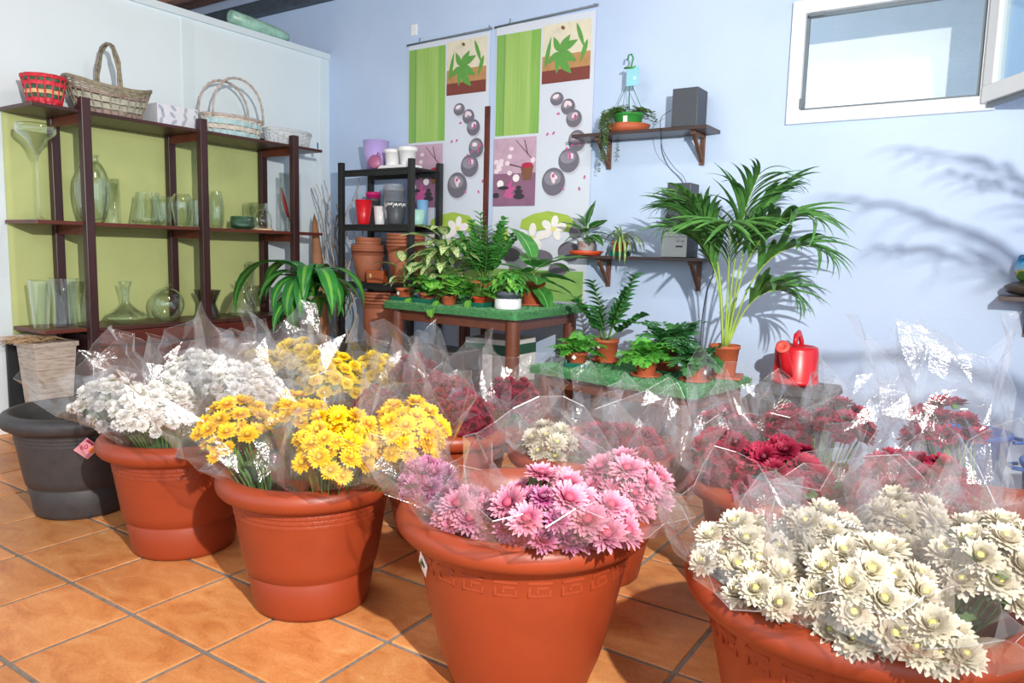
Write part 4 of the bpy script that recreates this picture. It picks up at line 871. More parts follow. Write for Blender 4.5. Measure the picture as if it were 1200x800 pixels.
for s in (-1, 1): MB().box((0, s*.1, .30), (.5, .015, .52)).build('crate_side', dkp, t, bevel=.004); MB().box((s*.242, 0, .30), (.015, .19, .52)).build('crate_side', dkp, t, bevel=.004)
# ================================================================ POTTED PLANTS
def blade_mesh(name, mat, L, Wd, bend=1.0, fold=.25, n=8, shape='lance', wave=0, start=0.0, twist=0):
    """a leaf whose stalk end is at the origin, growing along +X and arching down in -Z"""
    m = MB(); x = z = 0.0; a = start; vs = []; uv = []
    for i in range(n+1):
        s = i/n
        if shape == 'lance': w = sin(pi*min(1, s**.7*.97+.015))**.9
        elif shape == 'strap': w = min(1, s*7+.25)*min(1, (1-s)*3.2+.02)
        elif shape == 'oval': w = sqrt(max(0, 1-(2*s-1)**2))*.98+.02
        elif shape == 'round': w = sqrt(max(0, 1-(2*s-1)**2))*1.0+.02
        elif shape == 'heart': w = (sin(pi*min(1, s*.86+.13))**.7)*(1-.35*s*s)
        else: w = 1-s
        ww = Wd/2*w; wv = wave*sin(s*19)
        for sg in (-1, 0, 1): vs.append((x, sg*ww, z+(fold*ww+wv*(1 if sg > 0 else -1) if sg else 0))); uv.append((.5+.5*sg, s))
        x += L/n*cos(a); z += L/n*sin(a); a -= bend/n
    fs = [(i*3+k, i*3+k+1, i*3+k+4, i*3+k+3) for i in range(n) for k in (0, 1)]
    return m.add(vs, fs, 0, True, uv).mesh(name, mat)
def leaf_at(parent, me, p, az, el, sc=1, roll=0, name='leaf'):
    e = (Matrix.Rotation(az, 3, 'Z') @ Matrix.Rotation(-el, 3, 'Y') @ Matrix.Rotation(roll, 3, 'X')).to_euler()
    return ob(name, me, parent, p, e, sc)
def clay_pot(t, r0, r1, h, mat='terrasmall', rim=.022, z=0, n=28, fill=True, square=False):
    rr = r0+(r1-r0)*(1-rim/h)
    MB().lathe([(.0004, 0), (r0-.002, 0), (r0, .003), (rr-.003, h-rim), (r1, h-rim+.001), (r1+.001, h), (r1-.006, h), (r1-.008, h-.015), (.0004, h-.014)], n).build('pot', M[mat] if isinstance(mat, str) else mat, t, (0, 0, z))
    if fill: MB().lathe([(r1-.0085, 0), (r1*.5, .004), (.0004, .006)], 18).build('soil', M['soil'], t, (0, 0, z+h-.013))
def saucer(t, r, h=.014, mat='terrasmall', name='saucer'):
    MB().lathe([(.0004, 0), (r*.82, 0), (r, h), (r-.004, h), (r*.8, .004), (.0004, .004)], 30).build(name, M[mat] if isinstance(mat, str) else mat, t)
gtray = plain('dark_green_plastic', '1f6a56', .4, .04)
def tray(t, w, d, h=.028, rz=0):
    m = MB(); m.add([(sx*w*k/2, sy*d*k/2, z) for (k, z) in ((.9, 0), (1, h)) for sx, sy in ((-1, -1), (1, -1), (1, 1), (-1, 1))]+[(sx*w*k/2, sy*d*k/2, z) for (k, z) in ((.86, .004), (.96, h)) for sx, sy in ((-1, -1), (1, -1), (1, 1), (-1, 1))],
      [(3, 2, 1, 0), (0, 1, 5, 4), (1, 2, 6, 5), (2, 3, 7, 6), (3, 0, 4, 7), (8, 9, 10, 11), (9, 8, 12, 13), (10, 9, 13, 14), (11, 10, 14, 15), (8, 11, 15, 12), (4, 5, 13, 12), (5, 6, 14, 13), (6, 7, 15, 14), (7, 4, 12, 15)], 0, False)
    m.build('tray', gtray, t, rot=(0, 0, rz))
def label_card(t, az, z, r, s=.022, tilt=35):
    a = radians(az); MB().box((0, 0, 0), (s, .0015, s), M=Matrix.Translation((r*cos(a), r*sin(a), z)) @ Matrix.Rotation(a+pi/2, 4, 'Z') @ Matrix.Rotation(radians(tilt), 4, 'Y')).build('price_label', M['paper'], t)
def stalk(t, pts, r, mat='stem', name='stem'): MB().tube(pts, r, 6).build(name, M[mat] if isinstance(mat, str) else mat, t)
PLG = 'potted plants for sale'
L_dark = leafmat('dark_leaf', '1d4a26', '357a3a', '6aa858', gain=1.5); L_mid = leafmat('mid_green_leaf', '2c6a2e', '4f9444', '7db868', gain=1.7); L_bright = leafmat('bright_leaf', '4c8f34', '7fbf4c', 'a5d474', gain=1.3)
L_drac = leafmat('striped_dracaena_leaf', '1f5a28', '2f7a34', None, stripe='5f9a3c', rough=.35, gain=1.3); L_dief = leafmat('cream_spotted_leaf', '2f6e33', '4b8a40', None, spots='d6e6a4', gain=1.4); L_crot = leafmat('yellow_veined_leaf', '1f5230', '2f6e38', 'b7c95a', rough=.3, edge='6d8f3e', gain=1.4)
L_palm = leafmat('palm_leaflet', '3a6a34', '5c9048', None, rough=.4, rand=.5, gain=1.25); L_fern = leafmat('fern_leaf', '3f8a34', '6db84a', None, rough=.5, gain=1.3); L_fernd = leafmat('dark_fern_leaf', '2a6234', '477f45', None, rough=.5, gain=1.4); L_spid = leafmat('spider_leaf', '6f9c4a', '8cb45c', None, stripe='d9e2b4')
L_vine = leafmat('grey_green_vine_leaf', '5c7a4c', '86a06a', None, rough=.5, gain=1.2)
# ---- striped dracaena in the corner
t = thing('striped_dracaena', 'potted dracaena with drooping yellow-striped strap leaves', 'plant', (-3.74, 3.28, 0), 0, PLG)
clay_pot(t, .11, .15, .26, 'terrasmall', .03)
stalk(t, [(0, 0, .24), (.005, .0, .55), (-.005, 0, .80), (0, 0, .93)], .024, plain('grey_cane', '9a9286', .8, .2, 30), 'cane')
dr = [blade_mesh('drac_leaf', L_drac, .60, .105, b, .3, 12, 'strap', start=.2) for b in (2.9, 3.4, 2.5)]
rnd = random.Random(2)
for k in range(20):
    az = 2*pi*k*.382+rnd.uniform(-.2, .2); h = .80+.17*k/19
    leaf_at(t, dr[k % 3], (0, 0, h), az, rnd.uniform(.35, 1.05), rnd.uniform(.62, .92))
for az, el, s in ((pi*.98+.5, .75, 1.35), (pi*.9+.4, .95, 1.0), (-.4, .75, 1.05), (.35, .8, .95), (-1.2, .45, .85), (-.9, .6, .9), (-1.6, .5, .8)): leaf_at(t, dr[0], (0, 0, .96), az, el, s)
# ---- palm
def palm(name, label, loc, pr0, pr1, ph, fronds, group=None, mat='terrasmall', sq=True, lw=.03, frond_len=.62):
    t = thing(name, label, 'plant', loc, 0, group)
    if sq: MB().box((0, 0, .007), (.2, .2, .014), .2).build('saucer', M['terrasmall'], t, bevel=.004)
    zb = .013 if sq else 0; clay_pot(t, pr0, pr1, ph, mat, .02, zb)
    lm = [blade_mesh('palm_leaflet', L_palm, .30, lw, b, .5, 7, 'lance') for b in (.9, 1.4)]
    rnd = random.Random(int(abs(loc[0])*100))
    for (az, el, L, H0, curve) in fronds:
        pts = []; x = z = 0; a = el; n = 14
        base = Vector((.012*cos(az), .012*sin(az), zb+ph-.01))
        for i in range(n+1):
            pts.append(base+Vector((x*cos(az), x*sin(az), z))); x += L/n*cos(a); z += L/n*sin(a); a -= curve/n*(2*i/n)**1.5
        fr = MB().tube(pts, [.006*(1-.75*i/n)+.0008 for i in range(n+1)], 6).build('frond', M['palest'], t)
        st = int(n*H0); cnt = 15
        for j in range(cnt):
            s = (st+(n-st)*(j+.5)/cnt)/n; i = min(n-1, int(s*n)); f = s*n-i; p = pts[i].lerp(pts[i+1], f); d = (pts[i+1]-pts[i]).normalized()
            q = j/(cnt-1); scl = (.55+.75*sin(pi*(.25+.7*q)))*frond_len/.72
            for sg in (-1, 1):
                ea = atan2(d.z, sqrt(d.x*d.x+d.y*d.y)); daz = sg*(1.0-.62*q)+rnd.uniform(-.12, .12)
                leaf_at(fr, rnd.choice(lm), p, az+daz, ea*.75+.25-.25*q+rnd.uniform(-.12, .12), scl*rnd.uniform(.85, 1.1), sg*.5, 'leaflet')
    return t
palm('kentia_palm', 'tall kentia palm in a terracotta pot on a square saucer', (-1.262, 4.02, .552), .062, .083, .165,
     [(-.35, 1.42, .95, .52, 1.9), (.3, 1.5, .95, .55, .9), (-1.3, 1.38, .86, .52, 1.7), (3.3, 1.5, .90, .55, 1.5), (3.9, 1.46, .78, .55, 1.5), (-.8, 1.5, .96, .55, .8), (-.15, 1.3, .84, .5, 2.1), (-2.2, 1.46, .90, .55, 1.0), (.0, 1.22, .50, .5, 1.9)], PLG, lw=.027, frond_len=.72)
palm('shade_palm', 'big palm in a pot beside the flower pots, throwing its shadow on the wall', (1.09, 2.40, 0), .14, .19, .32,
     [(3.0, 1.38, 2.08, .6, 1.4), (3.3, 1.3, 2.0, .6, 1.3), (2.7, 1.32, 2.0, .6, 1.35), (3.15, 1.33, 1.85, .6, 1.5), (3.6, 1.22, 1.7, .6, 1.4), (2.3, 1.35, 1.8, .6, 1.2), (4.2, 1.4, 1.8, .6, 1.1), (1.0, 1.3, 1.7, .6, 1.2), (5.5, 1.3, 1.7, .6, 1.2), (3.1, 1.12, 1.45, .55, 1.4)], None, 'terra', False, .028, .46)
# ---- feathery ferns
def fern(label, loc, r0, r1, h, nf, L, mat, base='saucer', seed=1, card=None, pin=.022, up=1.1, pot_mat='terrasmall', dense=16):
    t = thing('potted_fern', label, 'plant', loc, 0, PLG); rnd = random.Random(seed); zb = 0
    if base == 'saucer': saucer(t, r1*1.38); zb = .005
    elif base == 'tray': tray(t, r1*2.35, r1*2.1, .028, .5); zb = .006
    clay_pot(t, r0, r1, h, pot_mat, .022, zb)
    for k in range(nf):
        az = 2*pi*k*.382+rnd.uniform(-.3, .3); el = rnd.uniform(.25, up+.25) if k > 3 else rnd.uniform(1.0, 1.45); ln = L*rnd.uniform(.7, 1.1); cv = rnd.uniform(1.0, 2.0); n = 9
        pts = []; x = z = 0; a = el
        for i in range(n+1):
            pts.append(Vector((x*cos(az), x*sin(az), zb+h-.012+z))); x += ln/n*cos(a); z += ln/n*sin(a); a -= cv/n
        m = MB().tube(pts, [.0016*(1-.7*i/n)+.0004 for i in range(n+1)], 4)
        side = Vector((-sin(az), cos(az), 0))
        for j in range(dense):
            s = .16+.84*(j+.5)/dense; i = min(n-1, int(s*n)); p = pts[i].lerp(pts[i+1], s*n-i); d = (pts[i+1]-pts[i]).normalized(); up_ = side.cross(d)
            w = pin*1.9*sin(pi*min(1, .18+.8*s))**.8*(1 if s < .9 else .6)
            for sg in (-1, 1):
                dr_ = (side*sg+d*.45+up_*rnd.uniform(-.2, .25)).normalized(); ln2 = w*rnd.uniform(.85, 1.15); hw = d*ln2*.17
                q1 = p+dr_*ln2*.5; q2 = p+dr_*ln2+Vector((0, 0, -.1*ln2)); vs = [p, q1-hw*1.5, q1+hw*1.5, q1+dr_*ln2*.3-hw, q1+dr_*ln2*.3+hw, q2]
                m.add(vs, [(0, 1, 2), (1, 3, 4, 2), (3, 5, 4)], 0, False, [(.5, 0), (0, .5), (1, .5), (0, .8), (1, .8), (.5, 1)])
        stuff(m.build('frond', mat, t))
    if card: label_card(t, *card)
    return t
zt = .552
fern('small bright fern in a clay pot standing in a dark green tray', (-2.055, 3.80, zt), .046, .062, .085, 26, .20, L_fern, 'tray', 3, (-80, .06, .062), .026)
fern('bushy bright green fern on a round saucer at the front of the lower table', (-1.60, 3.745, zt), .05, .064, .11, 34, .185, L_fern, 'saucer', 5, None, .028)
fern('airy fern on a round saucer in front of the palm', (-1.335, 3.775, zt), .05, .064, .105, 24, .20, L_fernd, 'saucer', 7, (-15, .055, .062), .03)
fern('dark crested fern on a saucer at the back of the lower table', (-1.60, 4.06, zt), .055, .07, .13, 20, .30, L_fernd, 'saucer', 11, None, .05, 1.2, 'terrasmall', 9)
# ---- ZZ plants
def zz(label, loc, stems, r0, r1, h, seed, sau, card=None, extra=True, leafL=.062, mat=None):
    t = thing('zz_plant', label, 'plant', loc, 0, PLG); rnd = random.Random(seed)
    if sau: saucer(t, r1*1.35)
    clay_pot(t, r0, r1, h, 'terrasmall', .02, .004)
    lm = blade_mesh('zz_leaf', mat or L_dark, leafL, leafL*.6, .5, .3, 5, 'lance')
    for (az, el, L, cv) in stems:
        pts = []; x = z = 0; a = el; n = 10
        for i in range(n+1): pts.append(Vector((.01*cos(az)+x*cos(az), .01*sin(az)+x*sin(az), h-.01+z))); x += L/n*cos(a); z += L/n*sin(a); a -= cv/n
        st = MB().tube(pts, [.0065*(1-.65*i/n) for i in range(n+1)], 6).build('stem', M['stem'], t)
        cnt = max(6, int(L/.040))
        for j in range(cnt):
            s = .22+.78*(j+.5)/cnt; i = min(n-1, int(s*n)); p = pts[i].lerp(pts[i+1], s*n-i); d = (pts[i+1]-pts[i]).normalized(); ea = atan2(d.z, sqrt(d.x**2+d.y**2))
            for sg in (-1, 1): leaf_at(st, lm, p, az+sg*(1.25-.35*s)+rnd.uniform(-.15, .15), ea*.45+rnd.uniform(.0, .3), rnd.uniform(.8, 1.15)*(1.1-.3*s), sg*.4, 'leaflet')
    if card: label_card(t, *card)
    return t
zz('glossy zz plant in a clay pot at the back of the lower table', (-2.02, 4.10, zt), [(-.6, 1.05, .50, .15), (2.6, 1.25, .40, .3), (1.0, 1.35, .34, .3), (3.6, 1.1, .30, .4), (-1.6, 1.2, .26, .5), (.2, .9, .28, .5)], .062, .078, .135, 4, True, (-100, .10, .078), leafL=.095)
zu = .858
zz('tall bright zz plant in a wide clay pot on the taller table', (-3.02, 4.20, zu), [(.2, 1.4, .46, .2), (1.2, 1.35, .40, .25), (2.4, 1.3, .42, .3), (3.6, 1.25, .38, .3), (4.8, 1.3, .36, .35), (-.4, 1.25, .44, .25), (5.4, 1.1, .32, .5), (2.0, 1.1, .34, .4), (.7, 1.15, .42, .35), (-.9, 1.35, .40, .2), (3.0, 1.38, .44, .2), (4.3, 1.1, .34, .4), (1.7, 1.2, .46, .3), (5.0, 1.42, .48, .15), (.0, 1.2, .40, .4)], .085, .105, .14, 8, False, leafL=.082, mat=L_mid)
# ---- dieffenbachias
def leafy(name, label, loc, r0, r1, h, leaves, lm, base=None, pot_mat='terrasmall', stem_h=.1, petiole=.05, card=None, seed=1, rim=.02, stem_r=.008):
    t = thing(name, label, 'plant', loc, 0, PLG); rnd = random.Random(seed); zb = 0
    if base == 'tray': tray(t, r1*2.6, r1*2.3, .028); zb = .006
    elif base == 'saucer': saucer(t, r1*1.4); zb = .005
    elif base == 'orange': saucer(t, r1*1.85, .03, 'orange'); zb = .006
    clay_pot(t, r0, r1, h, pot_mat, rim, zb); z0 = zb+h-.012
    stalk(t, [(0, 0, z0), (.004, .003, z0+stem_h*.5), (0, 0, z0+stem_h)], stem_r)
    for (az, el, s, hh) in leaves:
        p0 = Vector((0, 0, z0+stem_h*hh)); p1 = p0+Vector((cos(az)*cos(el), sin(az)*cos(el), sin(el)))*petiole*s
        stalk(t, [p0, p0.lerp(p1, .5)+Vector((0, 0, .004)), p1], .0028, 'stem', 'petiole'); leaf_at(t, rnd.choice(lm), p1, az, el-.15, s, rnd.uniform(-.3, .3))
    if card: label_card(t, *card)
    return t
dl = [blade_mesh('dieff_leaf', L_dief, .17, .075, b, .25, 8, 'lance', .002) for b in (.8, 1.3)]
leafy('dieffenbachia', 'small cream-spotted dieffenbachia in a clay pot on a green tray', (-3.455, 3.86, zu), .045, .058, .08, [(2.6, .95, 1.0, 1), (.5, 1.15, .9, 1), (-.6, .55, 1.0, .8), (3.6, .6, 1.1, .8), (1.4, .8, .9, .7), (-1.6, .35, .8, .5), (.0, .25, .9, .4), (3.1, .2, .7, .4), (-2.4, .2, .7, .3)], dl, 'tray', stem_h=.15, card=(-95, .05, .056), seed=2)
rnd = random.Random(12)
leafy('dieffenbachia', 'full cream-spotted dieffenbachia behind the small trailing plants', (-3.27, 4.10, zu), .075, .095, .13, [(2*pi*k*.382, rnd.uniform(.1, 1.1), rnd.uniform(1.05, 1.6), .2+.8*k/47) for k in range(48)], dl, None, stem_h=.26, petiole=.07, seed=3)
# ---- big-leaf philodendron
bl = [blade_mesh('philodendron_leaf', L_mid, .27, .175, b, .14, 9, 'heart', .002) for b in (.4, 1.0)]
leafy('philodendron', 'broad-leaved philodendron in a clay pot on a saucer', (-2.625, 4.20, zu), .062, .085, .15, [(2.9, 1.32, 1.12, 1), (-.5, .5, 1.15, .8), (.2, .55, 1.2, .7), (-.9, .15, 1.0, .4), (-1.7, .4, .9, .5), (1.2, .5, 1.0, .7), (-.1, .0, 1.05, .25), (3.8, .5, .9, .5), (2.3, .7, .9, .7), (-1.2, .75, .9, .7), (.5, .15, .9, .4), (-2.3, .2, .8, .3)], bl, 'saucer', stem_h=.11, petiole=.06, seed=5, stem_r=.009)
leaf_at(bpy.data.objects['philodendron'], bl[1], (.03, -.03, .13), -.35, -.35, .9)
# ---- peperomia in white pot
t = thing('peperomia', 'bushy peperomia in a grey pot set inside a white bowl', 'plant', (-2.545, 3.79, zu), 0, PLG); rnd = random.Random(31)
MB().lathe([(.0004, 0), (.078, 0), (.082, .005), (.082, .065), (.077, .065), (.074, .01), (.0004, .01)], 32).build('bowl', M['white'], t)
clay_pot(t, .06, .074, .10, plain('slate_grey_plastic', '565e68', .5), .03, .012)
pl = [blade_mesh('peperomia_leaf', L_bright, .052, .04, b, .35, 6, 'heart', .003) for b in (.9, 1.6)]; pd = [blade_mesh('peperomia_leaf', L_mid, .05, .038, b, .35, 6, 'heart', .003) for b in (.9, 1.6)]
for k in range(100):
    az = rnd.uniform(0, 6.28); q = sqrt(rnd.random())*.085; zz_ = .115+.12*(1-(q/.09)**2)+rnd.uniform(-.03, .01); leaf_at(t, rnd.choice(pl+pd), (q*cos(az)*1.1, q*sin(az)*1.1, zz_), az+rnd.uniform(-.5, .5), rnd.uniform(-.5, .6), rnd.uniform(.95, 1.4))
m = MB()
for k in range(14): a = k*2.4; m.tube([(.02*cos(a), .02*sin(a), .10), (.06*cos(a), .06*sin(a), .18)], .002, 4)
stuff(m.build('stems', M['stem'], t))
# ---- small trailing plants along the front of the taller table
rl = [blade_mesh('round_leaf', L_bright, .082, .08, b, .18, 7, 'round', .002) for b in (.3, .9)]; rl2 = [blade_mesh('round_leaf', L_mid, .076, .074, b, .18, 7, 'round', .002) for b in (.3, .9)]
def trailing(label, loc, seed, n, r1, base, spr, pot_mat='terrasmall', hang=None):
    t = thing('trailing_plant', label, 'plant', loc, 0, PLG); rnd = random.Random(seed); zb = 0
    if base: tray(t, .15, .11, .03); zb = .006
    clay_pot(t, r1*.76, r1, .062, pot_mat, .016, zb); st = MB()
    for k in range(n):
        az = rnd.uniform(0, 6.28); q = spr*sqrt(rnd.random()); z = zb+.075+rnd.uniform(-.02, .13)*(1-.5*q/spr); p = Vector((q*cos(az), q*sin(az)*.7, z)); st.tube([(0, 0, .055), (p.x*.6, p.y*.6, z+.012), p], .0016, 4)
        leaf_at(t, rnd.choice(rl if rnd.random() < .6 else rl2), p, az+rnd.uniform(-.6, .6), rnd.uniform(-.3, .7), rnd.uniform(.8, 1.25))
    if hang:
        for (dx, dy, dz, s) in hang: leaf_at(t, rl[1], (dx, dy, dz), -1.8, -1.0, s); st.tube([(0, 0, .06), (dx*.7, dy*.7, .07), (dx, dy, dz)], .0018, 4)
    stuff(st.build('stems', M['stem'], t)); return t
trailing('trailing round-leaved plant in a dark green tray next to the small dieffenbachia', (-3.20, 3.80, zu), 41, 30, .05, True, .09, hang=[(-.10, -.05, .03, 1.1)])
trailing('bushy round-leaved plant with one leaf hanging over the table edge', (-3.0, 3.78, zu), 43, 38, .055, False, .11, hang=[(-.045, -.10, -.0, 1.05), (-.02, -.085, .03, .9)])
trailing('round-leaved plant in an orange pot on a dark green tray beside the white bowl', (-2.765, 3.79, zu), 47, 32, .045, True, .10, 'orange', hang=[(-.02, -.07, .045, .85)])
# ================================================================ WALL SHELVES AND WHAT STANDS ON THEM
wsh = plain('dark_shelf_laminate', '43322f', .35, .2, 8, stretch=(.2, 1, 1)); brk = plain('brown_bracket_wood', '6a4634', .5, .2, 14)
def wall_shelf(label, x0, x1, z, d, th, brx):
    t = thing('wall_shelf', label, 'shelf', ((x0+x1)/2, W-.002, 0)); c = (x0+x1)/2
    MB().box((0, -d/2, z-th/2), (x1-x0, d, th)).build('shelf_board', wsh, t, bevel=.002)
    for bx in brx:
        MB().box((bx-c, -.009, z-th-.095), (.03, .018, .19)).build('bracket_upright', brk, t, bevel=.002); MB().box((bx-c, -d*.42, z-th-.012), (.03, d*.8, .022)).build('bracket_arm', brk, t, bevel=.002)
        p = Vector((bx-c, -.016, z-th-.165)); q = Vector((bx-c, -d*.72, z-th-.02)); mid = (p+q)/2; L = (q-p).length; an = atan2(q.z-p.z, q.y-p.y)
        MB().box((0, 0, 0), (.022, L, .02), M=Matrix.Translation(mid) @ Matrix.Rotation(an, 4, 'X')).build('bracket_brace', brk, t, bevel=.002)
    return t
wall_shelf('upper dark wall shelf on wooden brackets, beside the banner', -2.53, -1.593, 2.0, .245, .022, (-2.36, -1.70))
wall_shelf('lower dark wall shelf on wooden brackets, beneath the other one', -2.50, -1.593, 1.197, .22, .022, (-2.33, -1.68))
wall_shelf('dark wall shelf holding bags of soil, below the window', -.035, .95, 1.045, .23, .024, (.10, .8))
spk = plain('dark_grey_speaker_cloth', '4c525a', .85, .12, 120, .4, 400); spb = plain('black_speaker_case', '33383f', .4, .1)
def speaker(label, loc, w, d, h):
    t = thing('loudspeaker', label, 'speaker', loc, 0); MB().box((0, 0, h/2), (w, d, h)).build('case', spb, t, bevel=.004); MB().box((0, -d/2-.003, h/2), (w-.006, .006, h-.008)).build('grille', spk, t, bevel=.002)
speaker('loudspeaker standing on the upper wall shelf', (-1.755, 4.60, 2.001), .165, .17, .235)
speaker('loudspeaker standing on top of the stereo', (-1.775, 4.615, 1.438), .155, .15, .225)
t = thing('mini_stereo', 'compact silver-fronted stereo on the lower wall shelf', 'stereo', (-1.775, 4.60, 1.198), 0)
MB().box((0, .01, .118), (.168, .20, .236)).build('case', spb, t, bevel=.004)
sil = plain('silver_plastic', 'b9c1c4', .35, .03, metal=.0); MB().box((0, -.094, .097), (.166, .01, .19)).build('front_panel', sil, t, bevel=.003); MB().box((0, -.0945, .214), (.166, .011, .042)).build('dark_display', plain('dark_blue_panel', '22384a', .25), t, bevel=.002)
MB().lathe([(.0004, 0), (.02, 0), (.02, .006), (.013, .007), (.012, .014), (.0004, .014)], 20).build('volume_knob', sil, t, (.038, -.099, .162), (pi/2, 0, 0))
for u in (.022, .055): MB().lathe([(.0004, 0), (.0105, 0), (.010, .006), (.0004, .006)], 16).build('knob', sil, t, (u, -.099, .108), (pi/2, 0, 0))
MB().box((.035, -.1, .069), (.045, .004, .009)).build('slot', M['black'], t); MB().box((0, -.0995, .128), (.16, .001, .002)).build('seam', M['ink'], t); MB().box((.0, -.1005, .222), (.022, .001, .007)).build('badge', M['red'], t)
def cable(label, pts, r=.0022, mat='black'):
    P = [Vector(p) for p in pts]; out = []
    for i in range(len(P)-1):
        p0, p1, p2, p3 = P[max(0, i-1)], P[i], P[i+1], P[min(len(P)-1, i+2)]
        for k in range(6):
            s = k/6; out.append(.5*((2*p1)+(p2-p0)*s+(2*p0-5*p1+4*p2-p3)*s*s+(3*p1-p0-3*p2+p3)*s**3))
    out.append(P[-1]); tag(MB().tube(out, r, 6).build('cable', M[mat]), label, 'cable')
cable('thin cable hanging from the upper loudspeaker to the lower one', [(-1.842, 4.52, 2.11), (-1.88, 4.46, 2.06), (-1.89, 4.476, 1.99), (-1.90, 4.55, 1.88), (-1.86, 4.64, 1.78), (-1.80, 4.66, 1.72), (-1.77, 4.655, 1.665)], .0018)
cable('thin dark cable drooping beneath the upper wall shelf', [(-1.98, 4.715, 1.978), (-1.975, 4.715, 1.90), (-1.93, 4.715, 1.80), (-1.85, 4.715, 1.72), (-1.78, 4.71, 1.64)], .0018)
cable('black power cable hanging down the wall from the stereo', [(-1.69, 4.69, 1.40), (-1.64, 4.67, 1.37), (-1.62, 4.66, 1.30), (-1.66, 4.69, 1.26), (-1.60, 4.715, 1.18), (-1.585, 4.718, 1.10), (-1.62, 4.718, .98), (-1.64, 4.718, .80), (-1.645, 4.718, .60)], .003)
cable('black cable looped beside the stereo', [(-1.69, 4.68, 1.33), (-1.61, 4.62, 1.34), (-1.575, 4.60, 1.27), (-1.60, 4.62, 1.21), (-1.67, 4.66, 1.225)], .0024)
# croton
cr = [blade_mesh('croton_leaf', L_crot, .18, .08, b, .22, 8, 'lance', .002) for b in (.2, .9)]
c = leafy('rubber_croton', 'yellow-veined croton in a grey printed pot on an orange saucer', (-2.43, 4.56, 1.198), .052, .066, .10, [(1.2, 1.42, 1.0, 1), (2.6, .9, .95, .9), (-.3, .55, 1.0, .8), (.3, .3, 1.0, .55), (-.5, .12, 1.0, .4), (3.3, .55, 1.0, .7), (3.9, .15, .8, .45), (-1.3, .35, .85, .6), (2.0, .6, .8, .7), (5.4, .0, .9, .3), (2.9, 1.2, .8, 1)], cr, 'orange', plain('pale_grey_printed_pot', 'b9bdbc', .45, .06), .085, .03, seed=4, rim=.015)
m = MB()
for (a, z, w_, h_) in ((-95, .075, .035, .006), (-80, .06, .03, .006), (-100, .03, .05, .010), (-70, .025, .03, .008)):
    aa = radians(a); r = .054+.014*z/.1+.0008; m.box((0, 0, 0), (w_, .0016, h_), M=Matrix.Translation((r*cos(aa), r*sin(aa), z)) @ Matrix.Rotation(aa+pi/2, 4, 'Z') @ Matrix.Rotation(.3, 4, 'Y'))
stuff(m.build('pot_print', [plain('red_print', 'b8545c', .6)], c))
# spider plant
t = thing('spider_plant', 'small spider plant in an orange pot on a green tray', 'plant', (-2.175, 4.565, 1.198), 0, PLG); tray(t, .12, .10, .03); clay_pot(t, .042, .056, .068, 'orange', .016, .024)
sp = [blade_mesh('spider_leaf', L_spid, .26, .017, b, .35, 10, 'strap') for b in (1.6, 2.4, 2.9)]; rnd = random.Random(17)
for k in range(38): leaf_at(t, rnd.choice(sp), (0, 0, .085), rnd.uniform(0, 6.28), rnd.uniform(.7, 1.45), rnd.uniform(.5, 1.05))
for az, s in ((-1.1, 1.1), (-.9, 1.15), (-1.4, .9), (3.6, .8)): leaf_at(t, sp[2], (.0, -.01, .085), az, .55, s)
# hanging pot plant
t = thing('hanging_plant', 'green hanging pot of trailing string-of-hearts on the upper wall shelf', 'plant', (-2.17, 4.60, 2.001), 0, PLG)
saucer(t, .145, .05, 'terrasmall'); clay_pot(t, .075, .10, .11, plain('apple_green_plastic', '3f9c46', .4), .015, .012)
MB().box((.02, -.092, .075), (.03, .002, .045)).build('price_label', M['paper'], t)
gw = plain('green_wire', '3c8a58', .5); hk = Vector((0, -.01, .36))
for a in range(4): q = 2*pi*a/4+.4; MB().tube([(.10*cos(q), .10*sin(q), .12), (hk.x, hk.y, hk.z-.02)], .0022, 6).build('hanger_wire', gw, t)
MB().tube([(0, -.01, .30), (0, -.01, .38), (.012, -.01, .44), (.02, -.01, .475), (.006, -.01, .50), (-.014, -.01, .495), (-.018, -.01, .465)], .006, 8).build('hanger_hook', gw, t)
tg = MB().box((.03, -.03, .355), (.085, .003, .12), .0).build('blue_tag', plain('pale_blue_tag', '8fd0e0', .5, .03), t); MB().tube([(.0, -.033, .42), (-.03, -.033, .41), (.03, -.033, .408), (.05, -.033, .415)], .006, 5).build('tag_leaf', L_mid, tg)
stuff(MB().box((.04, -.032, .342), (.004, .001, .02), 0).box((.05, -.032, .338), (.012, .001, .004), 0).box((.05, -.032, .348), (.012, .001, .004), 0).build('tag_print', M['paper'], tg))
lv = [blade_mesh('vine_leaf', L_vine, .022, .02, .4, .1, 4, 'heart')]; rnd = random.Random(6)
